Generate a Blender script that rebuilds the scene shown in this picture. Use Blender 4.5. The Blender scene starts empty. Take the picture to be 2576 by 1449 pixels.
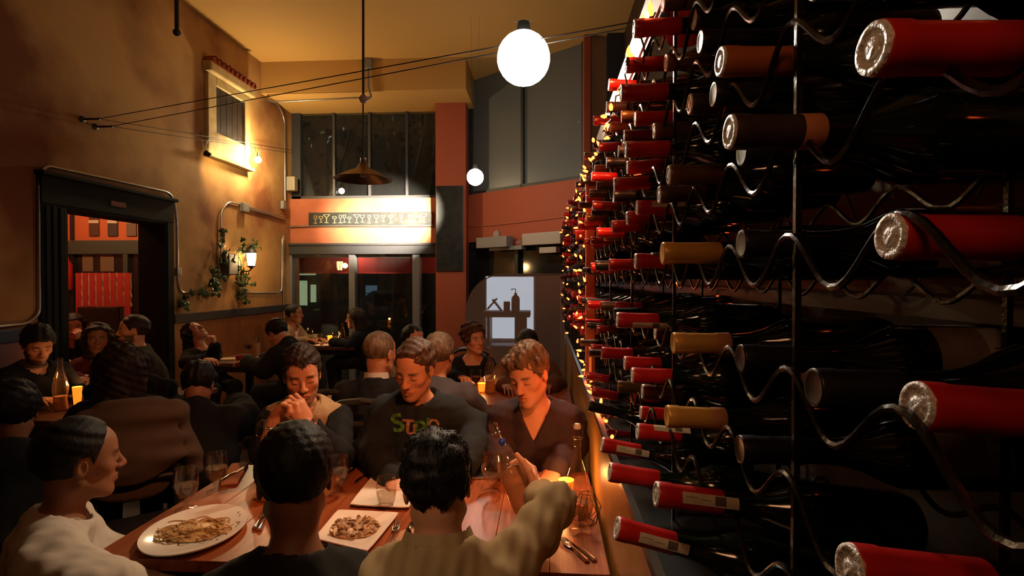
import bpy, bmesh, math, random
import numpy as np
from mathutils import Vector, Matrix, Euler
random.seed(7); np.random.seed(7)
scn = bpy.context.scene
COL = scn.collection
# ------------------------------------------------------------------ camera
F = 1350.0
CAM = Vector((0, 0, 1.57))
PSI = math.atan(84 / F); PIT = math.atan(18.5 / math.hypot(F, 84))
cd = bpy.data.cameras.new('camera'); cam = bpy.data.objects.new('camera', cd); COL.objects.link(cam)
cd.sensor_width = 36; cd.lens = F / 2576 * 36; cd.clip_start = .02; cd.clip_end = 200
cam.location = CAM; cam.rotation_euler = (math.pi / 2 - PIT, 0, PSI)
scn.camera = cam
# ------------------------------------------------------------------ world, exposure
w = bpy.data.worlds.new('night'); scn.world = w; w.use_nodes = True
w.node_tree.nodes['Background'].inputs[0].default_value = (.25, .3, .45, 1)
w.node_tree.nodes['Background'].inputs[1].default_value = .006
vs = scn.view_settings
vs.view_transform = 'Standard'; vs.look = 'None'; vs.gamma = 1; vs.use_curve_mapping = False; vs.exposure = 0.45
scn.cycles.max_bounces = 4; scn.cycles.transparent_max_bounces = 12; scn.cycles.transmission_bounces = 2
scn.cycles.diffuse_bounces = 2; scn.cycles.glossy_bounces = 2
scn.cycles.use_light_tree = False; scn.cycles.use_adaptive_sampling = True; scn.cycles.adaptive_threshold = .04
scn.cycles.caustics_reflective = False; scn.cycles.caustics_refractive = False
scn.cycles.sample_clamp_indirect = 3.0
# ------------------------------------------------------------------ lamps' light (beams of the cable lamps, then added fill lights)
def light(name, kind, loc, energy, color, size=.05, to=None, spot=None, blend=.6):
    d = bpy.data.lights.new(name, kind); d.energy = energy; d.color = color
    if kind == 'POINT': d.shadow_soft_size = size
    if kind == 'SPOT':
        d.shadow_soft_size = size; d.spot_size = math.radians(spot); d.spot_blend = blend
    o = bpy.data.objects.new(name, d); COL.objects.link(o); o.location = loc
    if to is not None: o.rotation_euler = (Vector(to) - Vector(loc)).to_track_quat('-Z', 'Y').to_euler()
    return o
WARM = (1, .62, .30); AMBER = (1, .40, .12); RED = (1, .27, .08); NEUT = (1, .86, .68)
LAMP1 = Vector((-.12, 2.95, 2.785)); LAMP2 = Vector((-.80, 6.1, 2.75))
light('cable_lamp_beam', 'SPOT', LAMP1 + Vector((0, 0, -.16)), 105, (1, .70, .42), .05, (-.50, 2.0, .75), 80, .8)
_t = Vector((.25, .6, 1.75)); light('cable_lamp_beam', 'SPOT', LAMP1 + (_t - LAMP1).normalized() * .17, 95, NEUT, .09, _t, 52, .7)
_t = Vector((-2.33, 8, 2.5)); light('cable_spot_beam', 'SPOT', LAMP2 + (_t - LAMP2).normalized() * .13, 5600, (1, .84, .62), .03, _t, 36, 1.0)
SPOTS = [(Vector((.16, .95, 2.42)), Vector((-.62, 2.4, 1.10))), (Vector((-.95, -.5, 3.0)), Vector((.02, 1.25, .95)))]
light('fill_spot_light', 'SPOT', SPOTS[0][0], 76, (1, .32, .11), .04, SPOTS[0][1], 62, .7)  # added fill spot for the facing diners
light('fill_spot_light', 'SPOT', SPOTS[1][0], 46, (1, .62, .34), .05, SPOTS[1][1], 24, .8)  # added fill spot for the khaki shirt's back
light('bottle_fill_glow', 'POINT', (-.12, -.22, 2.05), 3.0, (1, .45, .2), .1)  # added fill for the near bottles, no lamp stands here
# ------------------------------------------------------------------ pixel helpers (photo frame 2576 x 1449)
RM = Euler((math.pi / 2 - PIT, 0, PSI)).to_matrix()
def ray(x, y): return RM @ Vector(((x - 1288) / F, -(y - 724.5) / F, -1))
def atd(x, y, d): return CAM + ray(x, y) * d
def aty(x, y, Y): r = ray(x, y); return CAM + r * (Y / r.y)
def atz(x, y, z): r = ray(x, y); return CAM + r * ((z - CAM.z) / r.z)
def atx(x, y, X): r = ray(x, y); return CAM + r * (X / r.x)
# ------------------------------------------------------------------ materials
MATS = {}
def mat(name, col, rough=.5, metal=0., spec=.5, col2=None, nscale=4., ncontrast=(.4, .6), bump=0., bscale=40., emit=None, estr=0., coat=0., stretch=None, attr=None, ndet=4, sss=0):
    if name in MATS: return MATS[name]
    m = bpy.data.materials.new(name); m.use_nodes = True; MATS[name] = m
    nt = m.node_tree; N = nt.nodes; L = nt.links; b = N['Principled BSDF']
    b.inputs['Base Color'].default_value = (*col, 1); b.inputs['Roughness'].default_value = rough
    b.inputs['Metallic'].default_value = metal; b.inputs['Specular IOR Level'].default_value = spec
    b.inputs['Coat Weight'].default_value = coat
    if coat: b.inputs['Coat Roughness'].default_value = .2
    if sss: b.inputs['Subsurface Weight'].default_value = sss; b.inputs['Subsurface Radius'].default_value = (.012, .004, .002)
    if emit: b.inputs['Emission Color'].default_value = (*emit, 1); b.inputs['Emission Strength'].default_value = estr
    tc = N.new('ShaderNodeTexCoord'); src = tc.outputs['Object']
    if stretch:
        mp = N.new('ShaderNodeMapping'); mp.inputs['Scale'].default_value = stretch; L.new(src, mp.inputs[0]); src = mp.outputs[0]
    cs = None
    if attr:
        a = N.new('ShaderNodeAttribute'); a.attribute_name = attr; cs = a.outputs['Color']; L.new(cs, b.inputs['Base Color'])
    if col2:
        n = N.new('ShaderNodeTexNoise'); n.inputs['Scale'].default_value = nscale; n.inputs['Detail'].default_value = ndet; L.new(src, n.inputs['Vector'])
        r = N.new('ShaderNodeValToRGB'); r.color_ramp.elements[0].position = ncontrast[0]; r.color_ramp.elements[1].position = ncontrast[1]
        r.color_ramp.elements[0].color = (*col, 1); r.color_ramp.elements[1].color = (*col2, 1); L.new(n.outputs[0], r.inputs[0])
        L.new(r.outputs[0], b.inputs['Base Color'])
    if bump:
        n2 = N.new('ShaderNodeTexNoise'); n2.inputs['Scale'].default_value = bscale; n2.inputs['Detail'].default_value = 5; L.new(src, n2.inputs['Vector'])
        bp = N.new('ShaderNodeBump'); bp.inputs['Strength'].default_value = bump; bp.inputs['Distance'].default_value = .01
        L.new(n2.outputs[0], bp.inputs['Height']); L.new(bp.outputs[0], b.inputs['Normal'])
    return m
def glassmat(name, tint=(1, 1, 1), diffuse=0., dcol=(.5, .5, .5), rough=0., refl=1.0):
    """clear pane or vessel: fresnel mirror over a tinted see-through, with an optional diffuse film"""
    if name in MATS: return MATS[name]
    m = bpy.data.materials.new(name); m.use_nodes = True; MATS[name] = m
    nt = m.node_tree; N = nt.nodes; L = nt.links; N.remove(N['Principled BSDF']); out = N['Material Output']
    t = N.new('ShaderNodeBsdfTransparent'); t.inputs[0].default_value = (*tint, 1)
    g = N.new('ShaderNodeBsdfGlossy'); g.inputs['Roughness'].default_value = rough
    lw = N.new('ShaderNodeLayerWeight'); lw.inputs[0].default_value = .5
    pw = N.new('ShaderNodeMath'); pw.operation = 'POWER'; pw.inputs[1].default_value = 3.2; L.new(lw.outputs['Facing'], pw.inputs[0])
    mu = N.new('ShaderNodeMath'); mu.operation = 'MULTIPLY_ADD'; mu.inputs[1].default_value = .55 * refl; mu.inputs[2].default_value = .035 * refl; mu.use_clamp = True; L.new(pw.outputs[0], mu.inputs[0])
    mx = N.new('ShaderNodeMixShader'); L.new(mu.outputs[0], mx.inputs[0]); L.new(t.outputs[0], mx.inputs[1]); L.new(g.outputs[0], mx.inputs[2])
    last = mx
    if diffuse:
        d = N.new('ShaderNodeBsdfDiffuse'); d.inputs[0].default_value = (*dcol, 1)
        m2 = N.new('ShaderNodeMixShader'); m2.inputs[0].default_value = diffuse; L.new(mx.outputs[0], m2.inputs[1]); L.new(d.outputs[0], m2.inputs[2]); last = m2
    L.new(last.outputs[0], out.inputs[0]); return m
# ------------------------------------------------------------------ mesh builder
class MB:
    def __init__(s): s.v = []; s.f = []
    def add(s, v, f):
        o = len(s.v); s.v += [tuple(p) for p in v]; s.f += [tuple(i + o for i in q) for q in f]; return s
    def box(s, c, d, rot=None, bev=0.):
        x, y, z = d[0] / 2, d[1] / 2, d[2] / 2
        if bev:
            bm = bmesh.new(); bmesh.ops.create_cube(bm, size=1)
            for v in bm.verts: v.co = Vector((v.co.x * d[0], v.co.y * d[1], v.co.z * d[2]))
            bmesh.ops.bevel(bm, geom=bm.edges[:], offset=bev, segments=2, affect='EDGES', profile=.6)
            bm.verts.index_update(); P = [v.co.copy() for v in bm.verts]; Q = [[v.index for v in f.verts] for f in bm.faces]; bm.free()
        else:
            P = [Vector(p) for p in ((-x, -y, -z), (x, -y, -z), (x, y, -z), (-x, y, -z), (-x, -y, z), (x, -y, z), (x, y, z), (-x, y, z))]
            Q = [(0, 3, 2, 1), (4, 5, 6, 7), (0, 1, 5, 4), (1, 2, 6, 5), (2, 3, 7, 6), (3, 0, 4, 7)]
        if rot is not None: P = [rot @ p for p in P]
        return s.add([p + Vector(c) for p in P], Q)
    def bx(s, a, b, bev=0.):
        a = Vector(a); b = Vector(b); d = b - a
        return s.box((a + b) / 2, (abs(d.x), abs(d.y), abs(d.z)), None, bev)
    def lathe(s, prof, n=24, M=None, a0=0., a1=2 * math.pi):
        M = M or Matrix.Identity(4); full = abs(a1 - a0 - 2 * math.pi) < 1e-6; k = n if full else n + 1
        V = []; Q = []
        for (r, z) in prof:
            for i in range(k):
                t = a0 + (a1 - a0) * i / n; V.append(M @ Vector((r * math.cos(t), r * math.sin(t), z)))
        for j in range(len(prof) - 1):
            for i in range(n):
                i2 = (i + 1) % k
                Q.append((j * k + i, j * k + i2, (j + 1) * k + i2, (j + 1) * k + i))
        return s.add(V, Q)
    def tube(s, pts, r, n=8, cap=True):
        pts = [Vector(p) for p in pts]; m = len(pts); V = []; Q = []
        rr = r if hasattr(r, '__len__') else [r] * m
        up = None
        for i, p in enumerate(pts):
            t = (pts[min(i + 1, m - 1)] - pts[max(i - 1, 0)]).normalized()
            if up is None:
                up = Vector((0, 0, 1)) if abs(t.z) < .9 else Vector((1, 0, 0))
            a = t.cross(up)
            if a.length < 1e-5: a = t.cross(Vector((0, 1, 0)))
            a.normalize(); b = a.cross(t); up = b
            for j in range(n):
                q = 2 * math.pi * j / n; V.append(p + (a * math.cos(q) + b * math.sin(q)) * rr[i])
        for i in range(m - 1):
            for j in range(n):
                j2 = (j + 1) % n; Q.append((i * n + j, i * n + j2, (i + 1) * n + j2, (i + 1) * n + j))
        if cap: Q.append(tuple(range(n - 1, -1, -1))); Q.append(tuple(range((m - 1) * n, m * n)))
        return s.add(V, Q)
    def ball(s, c, r, n=12, M=None):
        r = r if hasattr(r, '__len__') else (r, r, r); c = Vector(c); V = []; Q = []; h = n // 2 + 1
        for j in range(h + 1):
            for i in range(n):
                a = math.pi * j / h; t = 2 * math.pi * i / n
                p = Vector((r[0] * math.sin(a) * math.cos(t), r[1] * math.sin(a) * math.sin(t), r[2] * math.cos(a)))
                V.append(c + (M @ p if M else p))
        for j in range(h):
            for i in range(n):
                i2 = (i + 1) % n; Q.append((j * n + i, (j + 1) * n + i, (j + 1) * n + i2, j * n + i2))
        return s.add(V, Q)
    def poly(s, pts, thick):
        """flat outline (list of Vectors in a plane) given thickness along vector thick"""
        n = len(pts); t = Vector(thick)
        V = [Vector(p) for p in pts] + [Vector(p) + t for p in pts]
        Q = [tuple(range(n - 1, -1, -1)), tuple(range(n, 2 * n))] + [(i, (i + 1) % n, n + (i + 1) % n, n + i) for i in range(n)]
        return s.add(V, Q)
    def mesh(s, name):
        me = bpy.data.meshes.new(name); me.from_pydata(s.v, [], s.f); me.update(); return me
    def build(s, name, material, parent=None, smooth=False, fix=True):
        me = s.mesh(name)
        if fix:
            bm = bmesh.new(); bm.from_mesh(me); bmesh.ops.recalc_face_normals(bm, faces=bm.faces[:]); bm.to_mesh(me); bm.free()
        if smooth:
            me.polygons.foreach_set('use_smooth', [True] * len(me.polygons))
            try: me.set_sharp_from_angle(angle=math.radians(45))
            except Exception: pass
        return mobj(name, me, material, parent)
def mobj(name, me, material, parent=None):
    if material is not None and not me.materials: me.materials.append(material)
    o = bpy.data.objects.new(name, me); COL.objects.link(o)
    if parent is not None: o.parent = parent
    return o
def tag(o, label, cat, group=None):
    o['label'] = label; o['category'] = cat
    if group: o['group'] = group
    return o
def thing(name, label, cat, loc=(0, 0, 0), rz=0., group=None, rot=None):
    o = bpy.data.objects.new(name, None); COL.objects.link(o); o.location = loc
    o.rotation_euler = rot if rot is not None else (0, 0, rz); o.empty_display_size = .05
    return tag(o, label, cat, group)
def struct(o): o['kind'] = 'structure'; return o
def copy_tree(o, parent=None, depth=0):
    c = o.copy(); COL.objects.link(c); c.parent = parent
    for ch in o.children: copy_tree(ch, c)
    return c
def bez(pts, rad, seg=6):
    """polyline with rounded corners"""
    pts = [Vector(p) for p in pts]; out = [pts[0]]
    for i in range(1, len(pts) - 1):
        p, a, b = pts[i], pts[i - 1], pts[i + 1]
        da = (a - p); db = (b - p); r = min(rad, da.length * .45, db.length * .45)
        p0 = p + da.normalized() * r; p1 = p + db.normalized() * r
        for k in range(seg + 1):
            t = k / seg; out.append(p0 * (1 - t) ** 2 + p * 2 * t * (1 - t) + p1 * t * t)
    return out + [pts[-1]]
# ------------------------------------------------------------------ shared materials
M_plaster = mat('aged_plaster', (.54, .30, .10), .85, col2=(.19, .058, .013), nscale=.95, ncontrast=(.38, .62), bump=.25, bscale=14, ndet=8)
M_ceil = mat('yellow_ceiling_paint', (.58, .32, .085), .8, bump=.08, bscale=30)
M_terra = mat('terracotta_paint', (.50, .14, .06), .75, col2=(.42, .11, .045), nscale=3, bump=.08, bscale=30)
M_pillar = mat('red_pillar_paint', (.40, .085, .035), .75, bump=.08, bscale=30)
M_charc = mat('charcoal_paint', (.035, .036, .038), .45, bump=.05, bscale=50)
M_black = mat('black_paint', (.012, .012, .012), .5)
M_green = mat('dark_green_paint', (.008, .011, .008), .75, spec=.15, bump=.1)
M_steel = mat('galvanised_steel', (.45, .43, .40), .35, .9, bump=.05)
M_greymetal = mat('grey_box_paint', (.22, .21, .20), .5, .2)
M_chrome = mat('polished_steel', (.75, .74, .72), .14, 1.)
M_iron = mat('wrought_iron', (.05, .044, .038), .24, .85, bump=.1, bscale=120)
M_floor = mat('dark_floor_boards', (.05, .028, .016), .4, col2=(.03, .016, .01), nscale=6)
M_wood = mat('table_wood', (.34, .095, .030), .34, spec=.3, col2=(.19, .045, .013), nscale=5, stretch=(18, 1.2, 6), coat=.08, ncontrast=(.3, .7), ndet=6, bump=.04, bscale=8)
M_panel = mat('golden_wood_panel', (.52, .26, .055), .30, col2=(.42, .19, .035), nscale=4, stretch=(1, 1.2, .5), coat=.3, ncontrast=(.3, .7))
M_ledge = mat('black_ledge', (.02, .02, .022), .16, coat=.6)
M_glass = glassmat('clear_glass', (.98, .98, .98), refl=1.6)
M_pane = glassmat('window_pane', (.60, .63, .64), .010, (.5, .5, .5), refl=1.2)
M_haze = glassmat('lamp_haze_pane', (.45, .47, .47), .22, (.50, .56, .56), rough=.30, refl=1.8)  # grey film paints the lamp's haze onto the glass
M_white = mat('white_ceramic', (.80, .74, .66), .12, coat=.3)
M_chalkb = mat('chalkboard_slate', (.022, .024, .022), .30, col2=(.035, .037, .034), nscale=9)
# ------------------------------------------------------------------ room shell
XL = -3.90; CEIL = 4.57; YB = 8.0; XR = .95
struct(MB().bx((XL - 3, -4, -.1), (2.5, 8.6, 0)).build('floor', M_floor))
struct(MB().bx((XL - .25, -4, CEIL), (2.5, 8.3, CEIL + .2)).build('ceiling', M_ceil))
D0, D1, DZ = 4.10, 5.28, 2.18
wl = MB()
for a, b, z0, z1 in ((-4, D0, 0, CEIL), (D1, 8.3, 0, CEIL), (D0, D1, DZ, CEIL)):
    wl.bx((XL - .25, a, z0), (XL, b, z1))
struct(wl.build('wall_left', M_plaster))
struct(MB().bx((XL - 3, -4.2, 0), (2.5, -4, CEIL)).build('wall_back', mat('rear_wall_paint', (.20, .09, .035), .8)))
struct(MB().bx((XR, -4, 0), (XR + .2, 6.85, CEIL)).build('wall_right', mat('dark_wine_wall', (.030, .014, .008), .6, col2=(.05, .02, .01), nscale=3)))
# chair rail along the left wall
for nm, a, b in (('trim_1', D1 + .10, YB), ('trim_2', -2.5, D0 - .2)):
    struct(MB().bx((XL, a, 1.12), (XL + .035, b, 1.215), .006).build(nm, M_charc))
wn = MB()
for a, b in ((D1 + .10, YB), (-2.5, D0 - .2)):
    wn.bx((XL, a, 0), (XL + .012, b, 1.12))
struct(wn.build('wainscot_left', mat('wainscot_paint', (.36, .13, .04), .35, col2=(.26, .09, .03), nscale=2)))
# bulkhead over the shop front
YS = aty(657, 200, 1).y; sY = atx(657, 235, XL).y; sz = atx(657, 235, XL).z
Xp = aty(1172, 300, sY).x
struct(MB().bx((XL, sY, sz), (Xp, YB + .2, CEIL)).build('ceiling_soffit', M_ceil))
# ------------------------------------------------------------------ shop front, straight part
def W(x, y, Y=YB): return aty(x, y, Y)
z_wt = W(900, 259).z; z_wb = W(900, 499).z; z_h = W(900, 612).z; z_hb = W(900, 640).z
x0 = XL; x1 = W(1100, 500).x
fb = MB()
fb.bx((x0, YB, z_h), (x1 + .4, YB + .2, z_wb)); fb.bx((x0, YB, z_wt), (x1 + .4, YB + .2, CEIL))
struct(fb.build('wall_front', M_terra))
def frame_bars(name, bars, m): 
    b = MB()
    for a, c in bars: b.bx(a, c, .004)
    return struct(b.build(name, m))
# upper window, four lights
win = struct(bpy.data.objects.new('window_1', None)); COL.objects.link(win)
fr = MB(); fr.bx((x0, YB + .06, z_wb), (x1 + .1, YB + .16, z_wb + .05)); fr.bx((x0, YB + .06, z_wt - .06), (x1 + .1, YB + .16, z_wt)); fr.bx((x0, YB + .06, z_wb), (x0 + .14, YB + .16, z_wt))
fr.build('window_frame', M_charc, win)
mx = [W(740, 400).x, W(835, 400).x, W(925, 400).x, W(1020, 400).x, x1 + .1]
for x in mx[1:-1]: MB().bx((x - .018, YB + .07, z_wb + .05), (x + .018, YB + .15, z_wt - .06)).build('mullion', M_charc, win)
for a, b in zip(mx[:-1], mx[1:]): MB().bx((a + .018, YB + .10, z_wb + .05), (b - .018, YB + .106, z_wt - .06)).build('pane', M_pane, win)
# lower shop window
hd = MB(); hd.bx((x0, YB - .05, z_hb), (x1 + .25, YB + .2, z_h), .01); hd.bx((x0, YB - .07, z_h - .035), (x1 + .25, YB, z_h), .006)
struct(hd.build('trim_3', M_charc))
w2 = struct(bpy.data.objects.new('window_2', None)); COL.objects.link(w2)
px = [(718, 736), (878, 894), (1038, 1056)]
pxx = [(W(a, 700).x, W(b, 700).x) for a, b in px] + [(x1 + .25, x1 + .3)]
for a, b in pxx[:3]: MB().bx((a, YB - .02, 0), (b, YB + .12, z_hb), .008).build('post', mat('grey_post_paint', (.16, .16, .165), .45), w2)
for (a, b), (c, d) in zip(pxx[:-1], pxx[1:]):
    MB().bx((b, YB + .05, z_hb - .045), (c, YB + .1, z_hb)).build('top_rail', M_charc, w2)
    MB().bx((b, YB + .05, 0), (c, YB + .1, .5)).build('bottom_panel', M_charc, w2)
    MB().bx((b, YB + .07, .5), (c, YB + .076, z_hb - .045)).build('pane', M_pane, w2)
for x in (801, 960, 966):
    MB().lathe([(.012, -.004), (.016, -.004), (.016, .004), (.012, .004), (.012, -.004)], 12, Matrix.Translation(W(x, 643, YB - .03)) @ Matrix.Rotation(math.pi / 2, 4, 'X')).build('latch_ring', M_chrome, w2)
# pillar
PY = 7.72
pa = aty(1095, 228, PY); pb = aty(1172, 228, PY)
struct(MB().bx((pa.x, PY, 0), (pb.x, PY + .45, pa.z), .006).build('pillar', M_pillar))
# ------------------------------------------------------------------ angled shop front to the right of the pillar
A = Vector((pb.x - .03, 8.0, 0)); Bp = aty(1468, 460, 6.75); Bp.z = 0
ux = (Bp - A).normalized(); LEN = (Bp - A).length; uy = Vector((-ux.y, ux.x, 0)); uy = uy if uy.y > 0 else -uy
RF = Matrix(((ux.x, uy.x, 0, A.x), (ux.y, uy.y, 0, A.y), (0, 0, 1, 0), (0, 0, 0, 1)))
def fpt(x, y, off=0.):
    """where the pixel ray meets the angled front; returns local (u, v, z)"""
    r = ray(x, y); n = uy; P0 = A + uy * off; t = (P0 - CAM).dot(n) / r.dot(n); p = CAM + r * t; q = p - A
    return q.dot(ux), off, p.z
zA = 2.85; zB = 2.14
def fobj(mb, name, m, parent=None, smooth=False):
    mb.v = [tuple(RF @ Vector(p)) for p in mb.v]; return mb.build(name, m, parent, smooth)
b = MB(); b.bx((0, 0, zB), (LEN + .3, .18, zA)); struct(fobj(b, 'wall_front_angled', M_pillar))
w3 = struct(bpy.data.objects.new('window_3', None)); COL.objects.link(w3)
b = MB(); b.bx((0, .04, zA), (LEN, .14, zA + .05)); b.bx((0, .04, zA), (.06, .14, CEIL)); b.bx((LEN - .06, .04, zA), (LEN, .14, CEIL)); b.bx((LEN * .5 - .02, .04, zA), (LEN * .5 + .02, .14, CEIL)); fobj(b, 'window_frame', M_charc, w3)
for a, c in ((.06, LEN * .5 - .02), (LEN * .5 + .02, LEN - .06)):
    b = MB(); b.bx((a, .085, zA + .05), (c, .09, CEIL)); fobj(b, 'pane', M_haze, w3)
# pier and dark strips at the end of the angled front
q = [aty(x, 300, 6.75).x for x in (1467, 1484, 1524)]
struct(MB().bx((q[0], 6.62, 0), (q[1], 6.9, CEIL), .005).build('trim_4', M_pillar))
struct(MB().bx((q[1], 6.7, 0), (q[2], 6.95, CEIL), .004).build('wall_pier', mat('beige_pier_paint', (.42, .27, .16), .8)))
struct(MB().bx((q[2], 6.6, 0), (XR + .2, 6.9, CEIL)).build('wall_front_corner', mat('dark_corner_paint', (.035, .036, .036), .7)))
# glazed door under the angled band
d2 = struct(bpy.data.objects.new('door_2', None)); COL.objects.link(d2)
b = MB(); b.bx((0, .02, zB - .09), (LEN, .16, zB)); b.bx((0, .02, 0), (.07, .16, zB)); b.bx((LEN - .08, .02, 0), (LEN, .16, zB)); b.bx((LEN * .46 - .03, .02, 0), (LEN * .46 + .03, .16, zB)); fobj(b, 'door_frame', M_black, d2)
for a, c in ((.07, LEN * .46 - .03), (LEN * .46 + .03, LEN - .08)):
    b = MB(); b.bx((a, .08, .1), (c, .086, zB - .09)); fobj(b, 'pane', mat('smoked_door_glass', (.012, .013, .013), .08), d2)
# grey and cream cabinets fixed above the door, exit sign, cream plate, clock
def onfront(name, label, cat, x0_, y0_, x1_, y1_, depth, m, bev=.008):
    u0, _, za = fpt(x0_, y0_); u1, _, zb = fpt(x1_, y1_)
    b = MB(); b.bx((u0, -depth, zb), (u1, 0, za), bev); return tag(fobj(b, name, m), label, cat)
onfront('air_curtain', 'grey box unit mounted above the dark glazed door', 'wall unit', 1217, 600, 1293, 622, .16, mat('grey_unit', (.24, .22, .21), .5))
onfront('air_curtain', 'long cream box unit above the door beside the wine rack', 'wall unit', 1332, 590, 1428, 614, .16, mat('cream_unit', (.42, .34, .27), .5))
onfront('door_closer', 'long thin metal door closer bar above the door', 'door closer', 1240, 622, 1322, 628, .08, M_greymetal, .003)
onfront('door_plate', 'small cream plate hanging under the cream unit', 'plate', 1368, 623, 1410, 636, .1, mat('cream_plate', (.50, .40, .32), .5), .003)
ex = onfront('exit_sign', 'small exit sign with red and white lettering above the door', 'sign', 1296, 602, 1327, 618, .05, mat('exit_sign_red', (.20, .02, .015), .4), .003)
def text(body, size, M, m, name='lettering', parent=None, ext=.002, align='CENTER', font_shear=0):
    c = bpy.data.curves.new(name, 'FONT'); c.body = body; c.size = size; c.extrude = ext; c.align_x = align; c.align_y = 'CENTER'; c.shear = font_shear; c.resolution_u = 2
    t = bpy.data.objects.new('tmp_text', c); COL.objects.link(t)
    dg = bpy.context.evaluated_depsgraph_get(); me = bpy.data.meshes.new_from_object(t.evaluated_get(dg)); bpy.data.objects.remove(t)
    me.materials.clear(); me.transform(M); me.update(); o = mobj(name, me, m, parent); return o
u, _, z = fpt(1311, 610)
FACE = Matrix(((1, 0, 0, 0), (0, 0, 1, 0), (0, 1, 0, 0), (0, 0, 0, 1)))      # text plane facing -Y
text('EXIT', .05, RF @ Matrix.Translation((u, -.053, z)) @ Matrix.Rotation(math.pi / 2, 4, 'X'), mat('exit_letters', (.6, .5, .42), .4), 'exit_lettering', ex)
u, _, z = fpt(1250, 590)
MBc = MB().lathe([(0, 0), (.055, 0), (.06, .006), (.055, .02), (0, .022)], 24, RF @ Matrix.Translation((u, -.001, z)) @ Matrix.Rotation(math.pi / 2, 4, 'X'))
tag(MBc.build('smoke_detector', mat('pale_detector', (.34, .28, .26), .5), None, True), 'small round pale detector on the red wall above the grey unit', 'detector')
# cable on the red band
pts = []
for x, y in ((1182, 570), (1240, 567), (1320, 558), (1380, 551), (1425, 545)):
    u_, _, z_ = fpt(x, y); pts.append(RF @ Vector((u_, -.012, z_)))
tag(MB().tube(pts, .008, 6).build('conduit', M_terra), 'thin painted conduit across the red wall above the door', 'conduit')
# ================================================================== half wall, ledge and wine rack
LZ = 1.11; LX = .195
struct(MB().bx((LX, -1.2, 0), (LX + .06, 6.55, LZ - .02)).build('half_wall', M_panel))
lp = MB()
prof = [(LX - .012, LZ - .034), (LX - .022, LZ - .02), (LX - .02, LZ - .006), (LX - .008, LZ + .002), (XR, LZ + .002), (XR, LZ - .034)]
n = len(prof); V = [Vector((x, y, z)) for y in (-1.2, 6.55) for x, z in prof]
lp.add(V, [tuple(range(n)), tuple(range(2 * n - 1, n - 1, -1))] + [(i, (i + 1) % n, n + (i + 1) % n, n + i) for i in range(n)])
struct(lp.build('half_wall_ledge', M_ledge))
ROWS = [-.325, -.275, -.185, -.085, .04, .14, .237, .33, .42, .505]      # height of bottle axes above the camera
def wave_pts(Y0, Y1, x, z, amp=.024, pitch=.16, ph=.44):
    k = int((Y1 - Y0) / pitch * 14); out = []
    for i in range(k + 1):
        Y = Y0 + (Y1 - Y0) * i / k; out.append((x, Y, z - amp * math.cos(2 * math.pi * (Y - ph) / pitch)))
    return out
def rack(name, label, Y0, Y1, posts):
    r = thing(name, label, 'wine rack', (0, 0, 0))
    for z in ROWS[1:]:
        MB().tube(wave_pts(Y0, Y1, .228, 1.57 + z - .0225 + .001), .0032, 6).build('wave_rail', M_iron, r, True)
        MB().tube(wave_pts(Y0, Y1, .425, 1.57 + z - .046 + .001, .018), .0032, 5).build('wave_rail', M_iron, r, True)
    for y in posts:
        for x in (.245, .44):
            MB().bx((x - .003, y - .003, LZ + .002), (x + .003, y + .003, 1.57 + .56)).build('upright', M_iron, r)
    for x in (.245, .44): MB().bx((x - .006, Y0, 1.57 + .555), (x + .006, Y1, 1.57 + .567)).build('top_bar', M_iron, r)
    for y in posts:
        for z in (LZ + .03, 1.57 + .55): MB().bx((.245, y - .004, z - .004), (.44, y + .004, z + .004)).build('cross_bar', M_iron, r)
    return r
rack('wine_rack', 'black iron wave rail wine rack nearest the diners table', .1, 2.5, (.54, 1.04, 1.54, 2.04, 2.46))
rack('wine_rack', 'further black iron wine rack beyond the wooden post', 2.62, 5.6, (2.7, 3.3, 3.9, 4.5, 5.1, 5.55))
p = aty(1478, 600, 2.56)
tag(MB().bx((.19, 2.535, LZ + .003), (.235, 2.585, 1.57 + .5), .004).build('rack_post', mat('reddish_wood_post', (.24, .09, .035), .5, bump=.1)), 'reddish wooden post dividing the wine racks on the ledge', 'post')
# long cabinet back behind the bottles
struct(MB().bx((.62, -1.2, LZ + .002), (.66, 6.5, 1.57 + .62)).build('wall_rack_back', mat('rack_back_wood', (.07, .022, .007), .45, col2=(.12, .038, .010), nscale=2, stretch=(1, .3, 4))))
struct(MB().bx((.46, -1.2, 1.57 - .045), (.62, 6.5, 1.57 - .02)).build('trim_5', mat('rack_shelf_wood', (.07, .025, .01), .4)))
# ---- bottles: axis runs from the capsule end (local origin) along +X
M_bglass = [mat('dark_green_bottle_glass', (.004, .009, .004), .11, spec=.8), mat('near_black_bottle_glass', (.003, .003, .003), .11, spec=.8), mat('brown_bottle_glass', (.012, .006, .003), .11, spec=.8)]
CAPS = {'red': mat('red_capsule_foil', (.52, .014, .012), .32, coat=.3), 'gold': mat('gold_capsule_foil', (.85, .44, .09), .28, .35, bump=.1, bscale=150),
        'brown': mat('bronze_capsule_foil', (.16, .075, .022), .35, .4), 'black': mat('black_capsule_foil', (.012, .012, .013), .35),
        'orange': mat('orange_capsule_foil', (.42, .12, .025), .38), 'dark': mat('dark_brown_capsule_foil', (.035, .020, .016), .5), 'wine': mat('wine_red_capsule_foil', (.20, .008, .015), .28, coat=.4)}
M_foil = mat('silver_foil_end', (.78, .74, .70), .36, .25, bump=.5, bscale=260)
M_paper = mat('cream_label_paper', (.62, .52, .36), .7, col2=(.50, .40, .26), nscale=60)
M_ink = mat('label_ink', (.10, .07, .05), .8)
M_blabel = mat('grey_label_paper', (.26, .19, .15), .7, col2=(.20, .14, .11), nscale=80)
RX = Matrix.Rotation(math.pi / 2, 4, 'Y')          # lathe axis z -> x
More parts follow.
